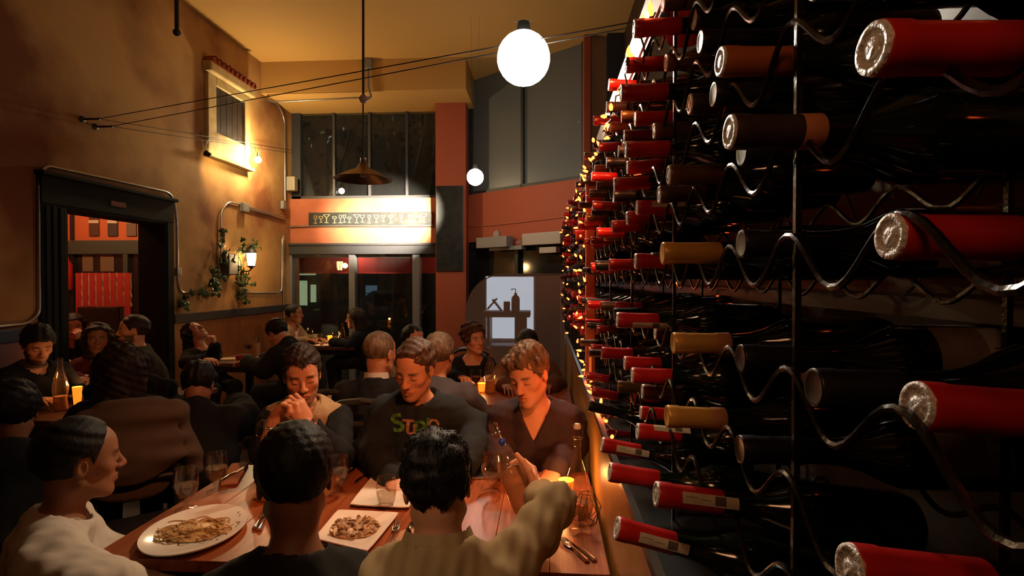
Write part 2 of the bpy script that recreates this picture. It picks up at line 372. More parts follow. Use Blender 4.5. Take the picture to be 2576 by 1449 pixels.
def bl(prof, n): b = MB(); b.lathe(prof, n, RX); return b
PROF_B = [(.0138, .045), (.0138, .088), (.0155, .108), (.021, .128), (.030, .146), (.0365, .162), (.0378, .18), (.0378, .285), (.035, .295), (.028, .297), (.012, .288), (0, .287)]
PROF_BU = [(.0138, .045), (.0138, .08), (.016, .105), (.022, .135), (.031, .165), (.038, .195), (.0395, .21), (.0395, .28), (.036, .292), (.028, .294), (.012, .285), (0, .284)]
PROF_C = [(.0, .0012), (.0125, .0012), (.0150, .0003), (.0156, .0025), (.0156, .016), (.0148, .019), (.0147, .05), (.0150, .078), (.0140, .079)]
PROF_CL = [(.0, .0012), (.0125, .0012), (.0150, .0003), (.0156, .0025), (.0156, .016), (.0148, .019), (.0147, .05), (.0150, .066), (.0140, .067)]
BMESH = {}
def bmesh_for(key, prof, n, material):
    if key not in BMESH:
        me = bl(prof, n).mesh(key); me.polygons.foreach_set('use_smooth', [True] * len(me.polygons))
        bm = bmesh.new(); bm.from_mesh(me); bmesh.ops.remove_doubles(bm, verts=bm.verts[:], dist=1e-6); bmesh.ops.recalc_face_normals(bm, faces=bm.faces[:]); bm.to_mesh(me); bm.free()
        me.materials.append(material); BMESH[key] = me
    return BMESH[key]
def patch_mesh(key, r, s0, s1, a0, a1, material, n=8):
    if key not in BMESH:
        b = MB(); b.lathe([(r, s0), (r, s1)], n, RX, a0, a1); me = b.mesh(key); me.materials.append(material); me.polygons.foreach_set('use_smooth', [True] * len(me.polygons)); BMESH[key] = me
    return BMESH[key]
nb = [0]
def wine_bottle(loc, cap, label, tilt=0., yaw=0., n=20, foil=False, strip=None, body=None, glass=0, burg=False, group='wine bottles lying in the rack', roll=0., band=None):
    nb[0] += 1
    o = bpy.data.objects.new('wine_bottle', bmesh_for(f'bottle_glass_{glass}_{burg}_{n}', PROF_BU if burg else PROF_B, n, M_bglass[glass])); COL.objects.link(o)
    o.location = loc; o.rotation_euler = Euler((roll, math.radians(tilt), math.radians(yaw)))
    tag(o, label, 'wine bottle', group)
    c = bpy.data.objects.new('capsule', bmesh_for(f'capsule_{cap}_{n}', PROF_C if cap not in ('black',) else PROF_CL, n, CAPS[cap])); COL.objects.link(c); c.parent = o
    if foil:
        e = bpy.data.objects.new('foil_end', bmesh_for(f'foil_end_{n}', [(0, -.0006), (.006, -.0006), (.0068, .0002), (.0105, .0001), (.0112, -.0010), (.0148, -.0006), (.0152, .001), (.0152, .003)], n, M_foil)); COL.objects.link(e); e.parent = c
    if band is not None:
        e2 = bpy.data.objects.new('capsule_band', bmesh_for(f'capsule_band_{band}', [(.0153, band[0]), (.0155, band[0] + .001), (.0158, band[1] - .001), (.0150, band[1])], n, mat('pinkish_band_paper', (.50, .20, .09), .6))); COL.objects.link(e2); e2.parent = c
    if strip is not None:
        s = bpy.data.objects.new('neck_label', patch_mesh(f'neck_label_{strip}', .0162, .028, .094, strip - .42, strip + .42, M_paper)); COL.objects.link(s); s.parent = o
        k = bpy.data.objects.new('stamp', patch_mesh(f'neck_stamp_{strip}', .0165, .066, .079, strip - .34, strip + .30, M_ink)); COL.objects.link(k); k.parent = s
        for j, (u0, u1) in enumerate(((.032, .046), (.049, .062))):
            k2 = bpy.data.objects.new('print_line', patch_mesh(f'neck_print_{strip}_{j}', .0165, u0, u1, strip - .1 + .1 * j, strip - .06 + .1 * j, M_ink)); COL.objects.link(k2); k2.parent = s
    if body is not None:
        s = bpy.data.objects.new('body_label', patch_mesh(f'body_label_{body}', .0402 if burg else .0384, .185, .255, body - 1.1, body + 1.1, M_blabel, 14)); COL.objects.link(s); s.parent = o
        k = bpy.data.objects.new('barcode_panel', patch_mesh(f'body_panel_{body}', .0404 if burg else .0386, .232, .255, body - 1.0, body + 1.0, mat('pale_barcode_panel', (.42, .37, .30), .7), 14)); COL.objects.link(k); k.parent = s
        for j in range(6):
            k2 = bpy.data.objects.new('barcode_bar', patch_mesh(f'bar_{body}_{j}', .0407 if burg else .0389, .237, .243, body - .35 + j * .1, body - .35 + j * .1 + .05 - (j % 2) * .02, M_ink, 2)); COL.objects.link(k2); k2.parent = k
    return o
# near bottles measured one by one: end x, end y, neck width in the photo, capsule, tilt, yaw, strip, what sets it apart
NEAR = [
 (2195,122,137,'red',0,4,None,'huge red capsule with silver end at the top near the lens'),
 (2238,595,120,'red',1,2,None,'huge red capsule with dented silver end at lens height'),
 (2305,1020,125,'red',4,2,None,'huge red capsule with dim end below the lens'),
 (2136,1432,128,'red',5,0,None,'red capsule cut off by the bottom of the picture'),
 (1835,332,88,'dark',0,3,None,'dark brown capsule with orange band, above the wave rail'),
 (1812,155,75,'orange',0,3,None,'orange brown capsule with pale end high in the rack'),
 (1745,50,50,'dark',-2,0,None,'dark capsule in the topmost row beside the orange one'),
 (1668,6,46,'brown',-2,0,None,'bronze capsule at the very top edge of the picture'),
 (1595,72,45,'red',-2,0,None,'red capsule at the top next to the bright lamp strip'),
 (1575,165,38,'red',-2,0,None,'red capsule left of two dark ones near the top'),
 (1675,158,42,'brown',-2,0,None,'bronze capsule beside a red one near the top'),
 (1735,262,52,'dark',-1,0,None,'dark brown capsule under the orange brown one'),
 (1562,235,45,'red',-1,0,None,'bright red capsule reaching out beside a fairy light'),
 (1525,270,27,'dark',0,0,None,'small dark capsule under the bright red one'),
 (1598,300,36,'red',-2,0,None,'red capsule tucked between dark ones in the upper rack'),
 (1645,330,40,'brown',-2,0,None,'bronze capsule right of the middle red capsules'),
 (1535,320,26,'brown',0,0,None,'small brown capsule with pale band in the upper rack'),
 (1570,345,36,'wine',0,0,None,'wine red capsule below the upper red one'),
 (1492,363,22,'black',0,0,None,'small black capsule at the rack edge beside the pier'),
 (1574,377,42,'red',-1,0,None,'broad red capsule lit from the front in mid upper rack'),
 (1578,422,34,'red',-3,0,None,'red capsule under the broad lit one'),
 (1525,410,27,'black',0,0,None,'black capsule left of the red pair'),
 (1490,413,18,'black',0,0,None,'tiny black capsule with pale band at the rack edge'),
 (1682,440,50,'brown',-1,0,None,'bronze capsule with glinting rings beside the wave rail'),
 (1658,490,44,'brown',-2,0,None,'bronze capsule just under its larger bronze neighbour'),
 (1545,465,35,'red',-4,0,None,'red capsule tilting down in mid rack'),
 (1543,494,30,'black',0,0,None,'black capsule under the tilting red one'),
 (1602,523,38,'red',-1,0,-1.9,'red capsule with cream strip near the bronze pair'),
 (1577,550,35,'red',-5,0,None,'red capsule half hidden under the cream strip one'),
 (1539,571,32,'red',-4,0,None,'lowest of three stepped red capsules'),
 (1665,637,56,'gold',0,0,None,'bright gold capsule with beaded ring, upper of three gold'),
 (1638,655,40,'brown',0,0,None,'dull bronze capsule just behind the upper gold one'),
 (1598,657,40,'red',0,0,None,'red capsule left of the upper gold one'),
 (1532,666,30,'red',0,0,None,'long red capsule leftmost in the upper gold row'),
 (1548,772,26,'red',1,0,None,'red capsule above the one with a cream strip below'),
 (1552,805,40,'red',1,0,-1.0,'red capsule with cream strip along its underside'),
 (1648,836,38,'brown',0,0,None,'bronze capsule behind the middle gold one'),
 (1692,863,54,'gold',0,0,None,'gold capsule with pink band, middle of three gold'),
 (1587,885,26,'wine',0,0,None,'dim wine red capsule in the lower mid rack'),
 (1571,913,35,'red',1,0,None,'rosy red capsule above the glossy red one'),
 (1590,944,40,'red',1,0,None,'glossy red capsule with two glints in the lower rack'),
 (1527,860,23,'black',3,0,None,'black capsule with grey top low beside fairy lights'),
 (1475,945,22,'wine',9,0,None,'small red capsule poking over the ledge by a fairy light'),
 (1490,985,25,'wine',11,0,None,'red capsule poking over the ledge beside candle coloured lights'),
 (1480,1020,28,'black',13,0,None,'black capsule poking over the ledge above the diners'),
 (1587,998,28,'red',2,0,None,'small red capsule left of a bronze one low in the rack'),
 (1616,985,38,'brown',3,0,None,'bronze capsule above the lower gold one'),
 (1676,1047,56,'gold',2,0,None,'gold capsule with printed band, lowest of three gold'),
 (1611,1038,34,'red',3,0,None,'red capsule beside the lowest gold one'),
 (1603,1085,42,'red',4,0,-2.5,'red capsule with white strip on top under the lowest gold'),
 (1526,1092,26,'red',6,0,None,'red capsule just above the one with a slanting label'),
 (1514,1118,38,'red',10,0,-1.75,'red capsule with slanting cream label over the ledge'),
 (1533,1187,48,'red',8,0,None,'plain red capsule pointing out over the ledge'),
 (1650,1243,64,'red',6,0,-1.95,'large red capsule with cream label near the ledge'),
 (1551,1328,58,'red',14,0,-1.75,'lowest red capsule with cream label over the ledge'),
]
near_pos = []
for (x, y, dpx, cap, tilt, yaw, strip, lab) in NEAR:
    d = F * .031 / dpx; p = atd(x, y, d); near_pos.append(p.copy())
    wine_bottle(p, cap, 'wine bottle with ' + lab, tilt, yaw, 28 if dpx > 50 else 18, foil=dpx >= 34 and cap != 'gold', strip=strip, glass=random.choice((0, 0, 1)), roll=0, group=None, band=(.060, .0795) if 'band,' in lab or 'pink band' in lab else None)
def clear(Y, z, gap=.079): return all((p.y - Y) ** 2 + (p.z - z) ** 2 > gap * gap for p in near_pos)
# dark capped bottles lying deeper in the near rails, two with labels in view
ordn = ['lowest', 'second lowest', 'third', 'fourth', 'fifth', 'sixth', 'seventh', 'eighth', 'ninth', 'topmost']
cnt = ['nearest', 'second', 'third', 'fourth', 'fifth', 'sixth', 'seventh', 'eighth', 'ninth', 'tenth', 'eleventh', 'twelfth', 'thirteenth', 'fourteenth', 'fifteenth', 'sixteenth', 'seventeenth', 'eighteenth', 'nineteenth', 'twentieth'] + ['twenty-' + q for q in ('first', 'second', 'third', 'fourth', 'fifth', 'sixth', 'seventh', 'eighth', 'ninth')]
k = 0
for (Y, zi, body) in ((.60, 4, -1.9), (.60, 3, -1.7), (.60, 2, -2.3), (.44, 3, None), (.60, 5, None), (.44, 6, None), (.70, 6, None), (.60, 7, None), (.76, 8, None), (.44, 1, -1.9), (.76, 7, None)):
    z = 1.57 + ROWS[zi]
    if clear(Y, z, .07):
        near_pos.append(Vector((.2, Y, z)))
        wine_bottle(Vector((.212, Y, z)), 'black', f'black capped dark bottle deep in the {ordn[zi]} rail' + (' with a grey barcode label' if body is not None else f' at the {cnt[k]} free place'), 0, 0, 24, body=body, glass=1, group=None); k += 1
# further bottles along both racks
random.seed(11)
capmix = ['red'] * 6 + ['wine'] * 4 + ['black'] * 5 + ['brown'] * 3 + ['dark'] * 2 + ['orange']
cword = {'red': 'red', 'wine': 'wine red', 'black': 'black', 'brown': 'bronze', 'dark': 'dark brown', 'orange': 'orange'}
kY = 0
Y = 1.40
while Y < 5.5:
    if not (2.46 < Y < 2.66):
        for zi in range(1, 10):
            z = 1.57 + ROWS[zi]
            if random.random() < .08 and Y < 4.0: continue
            if clear(Y, z, .082) and nb[0] < 292:
                cap = random.choice(capmix)
                wine_bottle(Vector((.165 + random.uniform(-.025, .03), Y + random.uniform(-.006, .006), z + random.uniform(-.002, .004))), cap,
                            f'{cword[cap]} capped bottle in the {ordn[zi]} row, {"nearer" if Y < 2.5 else "far"} rack, {cnt[kY]} column', random.uniform(-2, 3), random.uniform(-3, 3), 10, foil=False, glass=random.choice((0, 1, 2)), burg=random.random() < .3)
        kY += 1
    Y += .16
print('bottles', nb[0])
struct(MB().bx((.235, .85, 1.57 + .568), (.255, 2.5, 1.57 + .66)).build('trim_7', mat('cream_rack_board', (.62, .52, .42), .6)))
# things on top of the rack
pt = thing('glass_jug', 'tall pink glass jug standing on top of the rack', 'jug', (.33, 1.30, 1.57 + .568))
MB().lathe([(0, 0), (.04, 0), (.055, .03), (.06, .1), (.05, .2), (.028, .26), (.022, .33), (.026, .34)], 28).build('jug_body', mat('pink_glass', (.50, .05, .07), .15, coat=.5), pt, True)
# string of fairy lights along the rack
M_fairy = mat('fairy_bulb_glow', (1, .3, .08), .4, emit=(1, .095, .018), estr=8)
M_wire = mat('dark_green_wire', (.01, .014, .01), .5)
random.seed(5)
def fairy(label, pts, every):
    r = thing('fairy_light_string', label, 'fairy lights')
    MB().tube(pts, .0018, 4).build('wire', M_wire, r)
    if 'mb' not in BMESH:
        b = MB(); b.lathe([(0, .0), (.0046, .003), (.0056, .011), (.004, .020), (0, .029)], 7); me = b.mesh('fairy_bulb'); me.materials.append(M_fairy); BMESH['mb'] = me
        b = MB(); b.lathe([(.0034, -.014), (.0036, .003)], 6); me = b.mesh('fairy_socket'); me.materials.append(M_wire); BMESH['ms'] = me
    i = 0
    for p in pts[::every]:
        o = bpy.data.objects.new('bulb', BMESH['mb']); COL.objects.link(o); o.parent = r; o.location = Vector(p) + Vector((random.uniform(-.012, .004), 0, .002))
        o.rotation_euler = (random.uniform(-1.4, 1.4), random.uniform(-2.2, .2), 0)
        s = bpy.data.objects.new('socket', BMESH['ms']); COL.objects.link(s); s.parent = o
def drape(Y0, Y1, x, z0, amp, n=60, zz=None):
    return [(x + .01 * math.sin(i * 1.7), Y0 + (Y1 - Y0) * i / n, z0 + amp * math.sin(i * .9) + .008 * math.sin(i * 2.3)) for i in range(n + 1)]
fairy('orange fairy lights draped along the top of the near rack', drape(.95, 2.5, .185, 1.57 + .455, .02), 3)
fairy('orange fairy lights draped along the top of the far rack', drape(2.62, 5.5, .185, 1.57 + .50, .02, 80), 4)
def vert(Y, x, z0, z1, n=44): return [(x + .008 * math.sin(i * 1.3), Y + .025 * math.sin(i * .8), z0 + (z1 - z0) * i / n) for i in range(n + 1)]
fairy('orange fairy lights hanging down in front of the wooden post', vert(2.48, .175, 1.57 - .38, 1.57 + .40), 3)
fairy('orange fairy lights hanging down beyond the wooden post', vert(2.80, .17, 1.57 - .40, 1.57 + .42), 4)
fairy('orange fairy lights hanging in the middle of the far rack', vert(3.6, .165, 1.57 - .35, 1.57 + .45), 6)
fairy('orange fairy lights hanging at the far end of the rack', vert(4.6, .16, 1.57 - .35, 1.57 + .45), 6)
fairy('orange fairy lights lying along the black ledge', [(.20 + .012 * math.sin(i * 1.1), 1.55 + i * .035, LZ + .012 + .006 * math.sin(i * 2.)) for i in range(40)], 4)
fairy('orange fairy lights wound behind the near bottle bodies', [(.50 + .02 * math.sin(i), .3 + i * .045, 1.57 + .18 + .22 * math.sin(i * .42)) for i in range(50)], 4)
for q in ((.12, 2.46, 1.57 + .3), (.12, 2.75, 1.57), (.11, 3.6, 1.57 + .2), (.12, 2.3, LZ + .08), (.13, 1.5, 1.57 + .47), (.11, 4.6, 1.57 + .1)): light('fairy_light_glow', 'POINT', q, .55, (1, .16, .035), .03)
# white card strip standing on the ledge
tag(MB().bx((.197, 2.40, LZ + .003), (.205, 2.44, LZ + .16)).build('menu_card', M_paper), 'narrow cream card standing on the ledge beside the post', 'card')
# ================================================================== left wall: doorway, niche, pipes, ivy, lantern
def LW(x, y, off=.02): return atx(x, y, XL + off)
d1 = struct(bpy.data.objects.new('door_1', None)); COL.objects.link(d1)
cz = 2.385
b = MB(); b.bx((XL - .26, D0 + .001, 0), (XL + .03, D0 + .03, DZ - .001)); b.bx((XL - .26, D1 - .03, 0), (XL + .03, D1 - .001, DZ - .001)); b.bx((XL - .26, D0 + .03, DZ - .03), (XL + .03, D1 - .03, DZ - .001)); b.build('jamb', M_green, d1)
MB().bx((XL, D0 - .21, 0), (XL + .04, D0 + .01, DZ), .006).build('casing', M_green, d1)
MB().bx((XL, D1 - .01, 0), (XL + .04, D1 + .085, DZ), .006).build('casing', M_green, d1)
MB().bx((XL, D0 - .21, DZ - .01), (XL + .045, D1 + .085, cz), .006).build('lintel_board', M_green, d1)
MB().bx((XL, D0 - .23, cz), (XL + .08, D1 + .11, cz + .035), .008).build('cornice_board', M_green, d1)
for k in range(3): MB().bx((XL + .038, D0 - .18 + k * .06, .2), (XL + .052, D0 - .15 + k * .06, DZ - .03), .004).build('fluting', M_green, d1)
pl = LW(298, 514, .046)
sg = tag(MB().box(pl, (.008, .17, .05), None, .003).build('door_sign', mat('dark_red_plate', (.13, .012, .010), .4)), 'small dark red plate with pale lettering over the doorway', 'sign')
text('WATCH YOUR STEP', .019, Matrix.Translation(pl + Vector((.005, 0, 0))) @ Matrix.Rotation(math.pi / 2, 4, 'Z') @ Matrix.Rotation(math.pi / 2, 4, 'X'), mat('faded_letters', (.45, .25, .18), .6), 'lettering', sg, .0008)
# niche window
nc = thing('shuttered_niche', 'cream framed niche window with dark wooden shutter high on the wall', 'niche', (0, 0, 0))
a = LW(541, 215, .0); c_ = LW(613, 362, .0)
y0_, y1_ = LW(541, 290, .03).y, LW(613, 290, .03).y; zt = LW(541, 216, .02).z; zb = LW(541, 333, .02).z
M_cream = mat('old_cream_paint', (.62, .45, .20), .7, col2=(.50, .34, .14), nscale=8, bump=.15)
b = MB(); n_ = 5
for i in range(n_):
    ya = y0_ + (y1_ - y0_) * i / n_; yb = y0_ + (y1_ - y0_) * (i + 1) / n_
    MB().bx((XL + .004, ya + .003, zb), (XL + .02, yb - .003, zt), .002).build('shutter_board', mat('dark_shutter_wood', (.026, .014, .010), .6, col2=(.016, .009, .007), nscale=9), nc)
wv = .155
MB().bx((XL, y0_ - wv, zb - .28), (XL + .05, y0_, zt + .10), .008).build('side_frame', M_cream, nc)
MB().bx((XL, y1_, zb - .28), (XL + .05, y1_ + wv * .75, zt + .10), .008).build('side_frame', M_cream, nc)
MB().bx((XL, y0_, zt), (XL + .05, y1_, zt + .10), .008).build('head_frame', M_cream, nc)
MB().bx((XL, y0_, zb - .28), (XL + .045, y1_, zb), .008).build('apron', M_cream, nc)
MB().bx((XL, y0_ - wv - .02, zb - .32), (XL + .10, y1_ + wv * .75 + .02, zb - .28), .01).build('sill', M_cream, nc)
MB().bx((XL, y0_ - wv - .04, zt + .10), (XL + .11, y1_ + wv * .75 + .04, zt + .22), .02).build('cornice', M_cream, nc)
M_tile = mat('clay_tile', (.30, .06, .02), .8)
for i in range(10):
    yy = y0_ - wv - .02 + (y1_ - y0_ + wv * 1.75 + .04) * (i + .5) / 10
    MB().lathe([(.045, 0), (.04, .13)], 10, Matrix.Translation((XL, yy, zt + .245)) @ Matrix.Rotation(math.pi / 2, 4, 'Y'), 0, math.pi).tube([(XL + .002, yy, zt + .245), (XL + .12, yy, zt + .235)], [.042, .038], 8).build('roof_tile', M_tile, nc, True)
# conduits
tag(MB().tube(bez([LW(-60, 828), LW(70, 814), LW(99, 790), LW(99, 455), LW(110, 416), LW(435, 486), LW(446, 560), LW(446, 700), LW(452, 736), LW(540, 738)], .14), .014, 8).build('conduit', M_steel, None, True), 'bent steel conduit running around the dark doorway', 'conduit')
tag(MB().box(LW(448, 684, .03), (.04, .07, .09), None, .01).build('conduit_box', M_steel), 'small steel fitting on the conduit right of the doorway', 'junction box')
tag(MB().tube(bez([LW(612, 737), LW(695, 737), LW(709, 732), LW(710, 600)] + [aty(716, 572, YB - .02), aty(760, 569, YB - .02), aty(1092, 568, YB - .02)], .1), .013, 8).build('conduit', M_steel, None, True), 'steel conduit turning the corner below the drawn wine glasses', 'conduit')
tag(MB().tube(bez([LW(715, 800), LW(714, 770), LW(712, 700), LW(713, 592)], .05), .013, 8).build('conduit', M_steel, None, True), 'short steel conduit rising from the chair rail in the corner', 'conduit')
tag(MB().tube(bez([LW(556, 640), LW(556, 530), LW(575, 507), LW(612, 516)], .08), .010, 8).build('conduit', M_steel, None, True), 'thin conduit bending down into the ivy', 'conduit')
for dy in (0, 6): tag(MB().tube([LW(620, 520 + dy * .5), LW(715, 545 + dy)], .009, 6).build('conduit', M_steel), ('upper' if dy == 0 else 'lower') + ' of two sloping conduits leading to the corner', 'conduit')
tag(MB().box(LW(615, 522, .035), (.06, .13, .11), None, .008).build('junction_box', M_greymetal), 'square grey junction box on the conduit above the ivy', 'junction box')
tag(MB().tube(bez([aty(930, 244, sY - .02), aty(700, 256, sY - .02), LW(668, 250, .05), LW(700, 262), LW(716, 300), LW(717, 505)], .12), .012, 8).build('conduit', M_steel, None, True), 'conduit along the bulkhead and down the corner', 'conduit')
tag(MB().box(LW(713, 516, .03), (.05, .09, .12), None, .008).build('junction_box', M_greymetal), 'small grey box in the corner beside the drawn wine glasses', 'junction box')
e = thing('ceiling_outlet', 'grey electrical box with stub pipe on the yellow bulkhead', 'electrical box')
MB().box(aty(925, 160, sY - .03), (.13, .06, .13), None, .01).build('box', M_greymetal, e)
MB().tube(bez([aty(926, 172, sY - .03), aty(926, 222, sY - .03), aty(934, 243, sY - .03), aty(925, 249, sY - .03)], .05), .016, 8).build('pipe', M_greymetal, e)
sp = thing('speaker', 'small cream wall speaker beside the upper window', 'speaker', aty(733, 463, YB - .09))
MB().box((0, 0, 0), (.15, .12, .21), None, .012).build('cabinet', mat('cream_speaker', (.40, .33, .23), .5), sp); MB().box((0, -.062, 0), (.125, .006, .185), None, .003).build('grille', mat('grille_cloth', (.33, .28, .20), .8, bump=.3, bscale=400), sp)
# grey electrical panel, lantern, ivy
p = LW(577, 665, .05)
M_dgrey = mat('dark_grey_box', (.10, .10, .10), .6)
gb = thing('wall_box', 'grey metal box on the wall wrapped in ivy', 'electrical box', p)
MB().box((0, 0, 0), (.10, .20, .26), None, .008).build('box', M_dgrey, gb); MB().box((.052, 0, 0), (.006, .18, .24), None, .003).build('cover', M_dgrey, gb)
lp_ = atx(632, 652, XL + .17)
lt = thing('wall_lantern', 'glowing carriage lantern on the plaster wall beside ivy', 'lantern', lp_)
M_lan = mat('lantern_black_iron', (.02, .018, .016), .5)
M_lglow = mat('lantern_glass_glow', (1, .8, .5), .4, emit=(1, .66, .28), estr=26)
MB().lathe([(.048, -.085), (.066, .075)], 6).build('glass', M_lglow, lt)
MB().lathe([(.0, -.125), (.015, -.12), (.025, -.105), (.052, -.09), (.054, -.084), (0, -.084)], 12).build('base', M_lan, lt, True)
MB().lathe([(.078, .075), (.08, .082), (.05, .115), (.022, .14), (.014, .17), (.018, .18), (0, .195)], 12).build('roof', M_lan, lt, True)
for i in range(6):
    t = i * math.pi / 3; MB().tube([(.05 * math.cos(t), .05 * math.sin(t), -.086), (.068 * math.cos(t), .068 * math.sin(t), .076)], .004, 5).build('rib', M_lan, lt)
MB().tube(bez([(-.17, 0, -.10), (-.10, 0, -.16), (-.02, 0, -.15), (0, 0, -.12)], .05), .008, 6).build('bracket', M_lan, lt)
light('lantern_light', 'POINT', lp_ + Vector((.10, 0, .0)), 7, (1, .58, .24), .05)
iv = thing('ivy', 'ivy trailing over the conduit, grey box and lantern', 'ivy', LW(577, 740, .02))
io = Vector(iv.location)
leafme = MB()
lv = [(0, 0, 0), (.018, .012, .004), (.036, .004, 0), (.022, .024, .002), (.014, .048, -.004), (0, .062, -.008)]
lv2 = [(-x, y, z) for x, y, z in lv[1:5]][::-1]
leafme.add([Vector(v) for v in lv + lv2] + [Vector((0, .025, .008))], [(10, i, (i + 1) % 10) for i in range(10)])
LM = leafme.mesh('leaf')
M_leaf = mat('ivy_leaf', (.055, .10, .02), .45, col2=(.03, .06, .012), nscale=30); LM.materials.append(M_leaf)
random.seed(21)
strands = [([(556, 570), (560, 610), (566, 650), (556, 690), (536, 712), (545, 728), (510, 735), (470, 738), (455, 770)], 60, 9),
           ([(566, 640), (600, 625), (622, 615), (640, 612), (618, 640), (612, 665), (604, 690), (616, 700), (630, 700)], 84, 12),
           ([(606, 690), (612, 715), (608, 740), (618, 758)], 36, 7), ([(560, 640), (545, 670), (532, 700), (536, 725)], 30, 10), ([(600, 640), (598, 660), (608, 680)], 16, 9), ([(470, 740), (462, 760), (452, 775)], 8, 8)]
for ps, nl, jit in strands:
    P3 = [LW(x, y, .04) - io for x, y in ps]
    MB().tube(bez(P3, .08, 4), .004, 5).build('vine_stem', mat('vine_bark', (.06, .04, .02), .8), iv)
    for k in range(nl):
        t = random.random() * (len(ps) - 1); i = int(t); f_ = t - i
        x = ps[i][0] * (1 - f_) + ps[i + 1][0] * f_ + random.gauss(0, jit * .6); y = ps[i][1] * (1 - f_) + ps[i + 1][1] * f_ + random.gauss(0, jit * .6)
        o = bpy.data.objects.new('leaf', LM); COL.objects.link(o); o.parent = iv
        o.location = LW(x, y, random.uniform(.03, .15)) - io; s = random.uniform(.75, 1.35); o.scale = (s, s, s)
        o.rotation_euler = (random.uniform(-.6, .6) + math.pi * .5, random.uniform(-.8, .8) + math.pi, math.pi / 2 + random.uniform(-.9, .9))
# ================================================================== cable lights and pendant
anchors = [LW(248, 299, .15), LW(280, 318, .15)]
for i, a in enumerate(anchors):
    t = thing('cable_anchor', ('upper' if i == 0 else 'lower') + ' black cable anchor on the brown plaster wall', 'anchor', a)
    MB().lathe([(.028, -.148), (.028, -.138), (.01, -.13), (.008, .0), (.014, .004), (0, .01)], 12, Matrix.Rotation(math.pi / 2, 4, 'Y')).build('bolt', M_black, t, True)
M_cable = mat('black_cable', (.015, .012, .01), .5)
ends = [Vector((XR - .002, 2.62, 2.99)), Vector((XR - .002, 2.78, 2.93))]
def sag(a, b, s, n=14): return [a.lerp(b, i / n) - Vector((0, 0, s * 4 * (i / n) * (1 - i / n))) for i in range(n + 1)]
e1 = aty(1225, 122, 2.98); e2 = aty(1225, 138, 3.1)
for i, (a, e_) in enumerate(zip(anchors, (e1, e2))):
    far = a + (e_ - a) * ((XR - .01 - a.x) / (e_.x - a.x))
    tag(MB().tube(sag(a, far, .0), .0035, 5).build('lamp_cable', M_cable), ('upper' if i == 0 else 'lower') + ' black lamp cable stretched across to the bright globe', 'cable')
for i, (a, q) in enumerate(zip(anchors, ((722, 378), (722, 386)))):
    tag(MB().tube(sag(a, aty(q[0] + 14, q[1], YB - .01), .0), .0035, 5).build('lamp_cable', M_cable), ('upper' if i == 0 else 'lower') + ' black lamp cable running along the wall past the niche', 'cable')
M_bulb = mat('lamp_glow_white', (1, 1, 1), .4, emit=(1, .90, .74), estr=15)
M_bulb2 = mat('lamp_glow_strong', (1, 1, 1), .4, emit=(1, .88, .70), estr=55)
def globe(name, label, c, r, hang, m=M_bulb):
    t = thing(name, label, 'lamp', c)
    MB().ball((0, 0, 0), r, 24).build('globe', m, t, True)
    MB().lathe([(0, r + .055), (r * .22, r + .05), (r * .3, r * .92), (r * .18, r * .9)], 14).build('cap', M_black, t, True)
    for s in (-1, 1): MB().tube([(s * .02, 0, r + .05), (s * .05, 0, r + hang)], .0025 if hang < .5 else .001, 5).build('hanger', M_cable, t)
    return t
globe('cable_lamp', 'dazzling lamp and its glare as one large white globe on the cables in front of the tall window', LAMP1, .145, .06)  # globe radius takes in the lamp's blown-out glare
globe('cable_lamp', 'smaller dazzling lamp beside the top of the tall chalkboard', LAMP2, .095, CEIL - LAMP2.z - .002, M_bulb2)
B3 = LW(649, 402, .15); globe('cable_lamp', 'small white bulb hanging from the cables right of the niche', B3, .042, .145)
light('cable_bulb_light', 'POINT', B3 + Vector((.12, 0, .02)), 48, (1, .76, .40), .05)
B4 = LW(517, 385, .15)
t = thing('cable_spotlight', 'small swivelling spotlight hanging from the cables below the niche', 'spotlight', B4)
MB().lathe([(.012, .07), (.022, .05), (.035, .0), (.030, -.002), (.0, .01)], 16, Matrix.Rotation(2.0, 4, 'Y')).build('can', M_black, t, True)
MB().ball((.005, 0, 0), .02, 12).build('bulb', mat('spot_bulb_glow', (1, .9, .7), .4, emit=(1, .85, .6), estr=12), t, True)
for s in (-1, 1): MB().tube([(-.02, 0, .04), (.0, s * .09, .21)], .0025, 5).build('hanger', M_cable, t)
light('niche_spot', 'SPOT', B4 + Vector((.25, 0, .0)), 24, (1, .75, .34), .03, (XL, B4.y + .75, B4.z - .2), 95, .9)
# pendant lamp with shallow metal shade
PP = aty(914, 442, 5.4)
pd = thing('pendant_lamp', 'metal pendant lamp with shallow dish shade on a long black cord', 'lamp', PP)
M_shade = mat('bronze_shade', (.17, .10, .06), .35, .8)
MB().lathe([(.292, -.042), (.296, -.036), (.16, .035), (.075, .07), (.05, .10), (.03, .135), (.028, .175), (.03, .18), (.0, .185)], 40).lathe([(.288, -.042), (.155, .03), (.07, .064), (0, .066)], 40).build('shade', M_shade, pd, True)
MB().lathe([(.035, .06), (.04, .02), (.03, -.01), (0, -.018)], 20).build('bulb', mat('dim_bulb', (.5, .42, .3), .3), pd, True)
MB().tube([(0, 0, .18), (0, 0, CEIL - PP.z)], .008, 6).build('cord', M_cable, pd)
MB().tube([(.035, 0, .55), (.0, 0, .60), (0, 0, .62)], .004, 5).build('cord_clip', M_cable, pd)
MB().lathe([(.06, CEIL - PP.z), (.06, CEIL - PP.z - .02), (.02, CEIL - PP.z - .05), (0, CEIL - PP.z - .05)], 20).build('canopy', M_black, pd, True)
gp = aty(914, 249, 4.6)
gl = thing('glass_bulb', 'small unlit clear bulb on a thin black rod from the ceiling', 'bulb', gp)
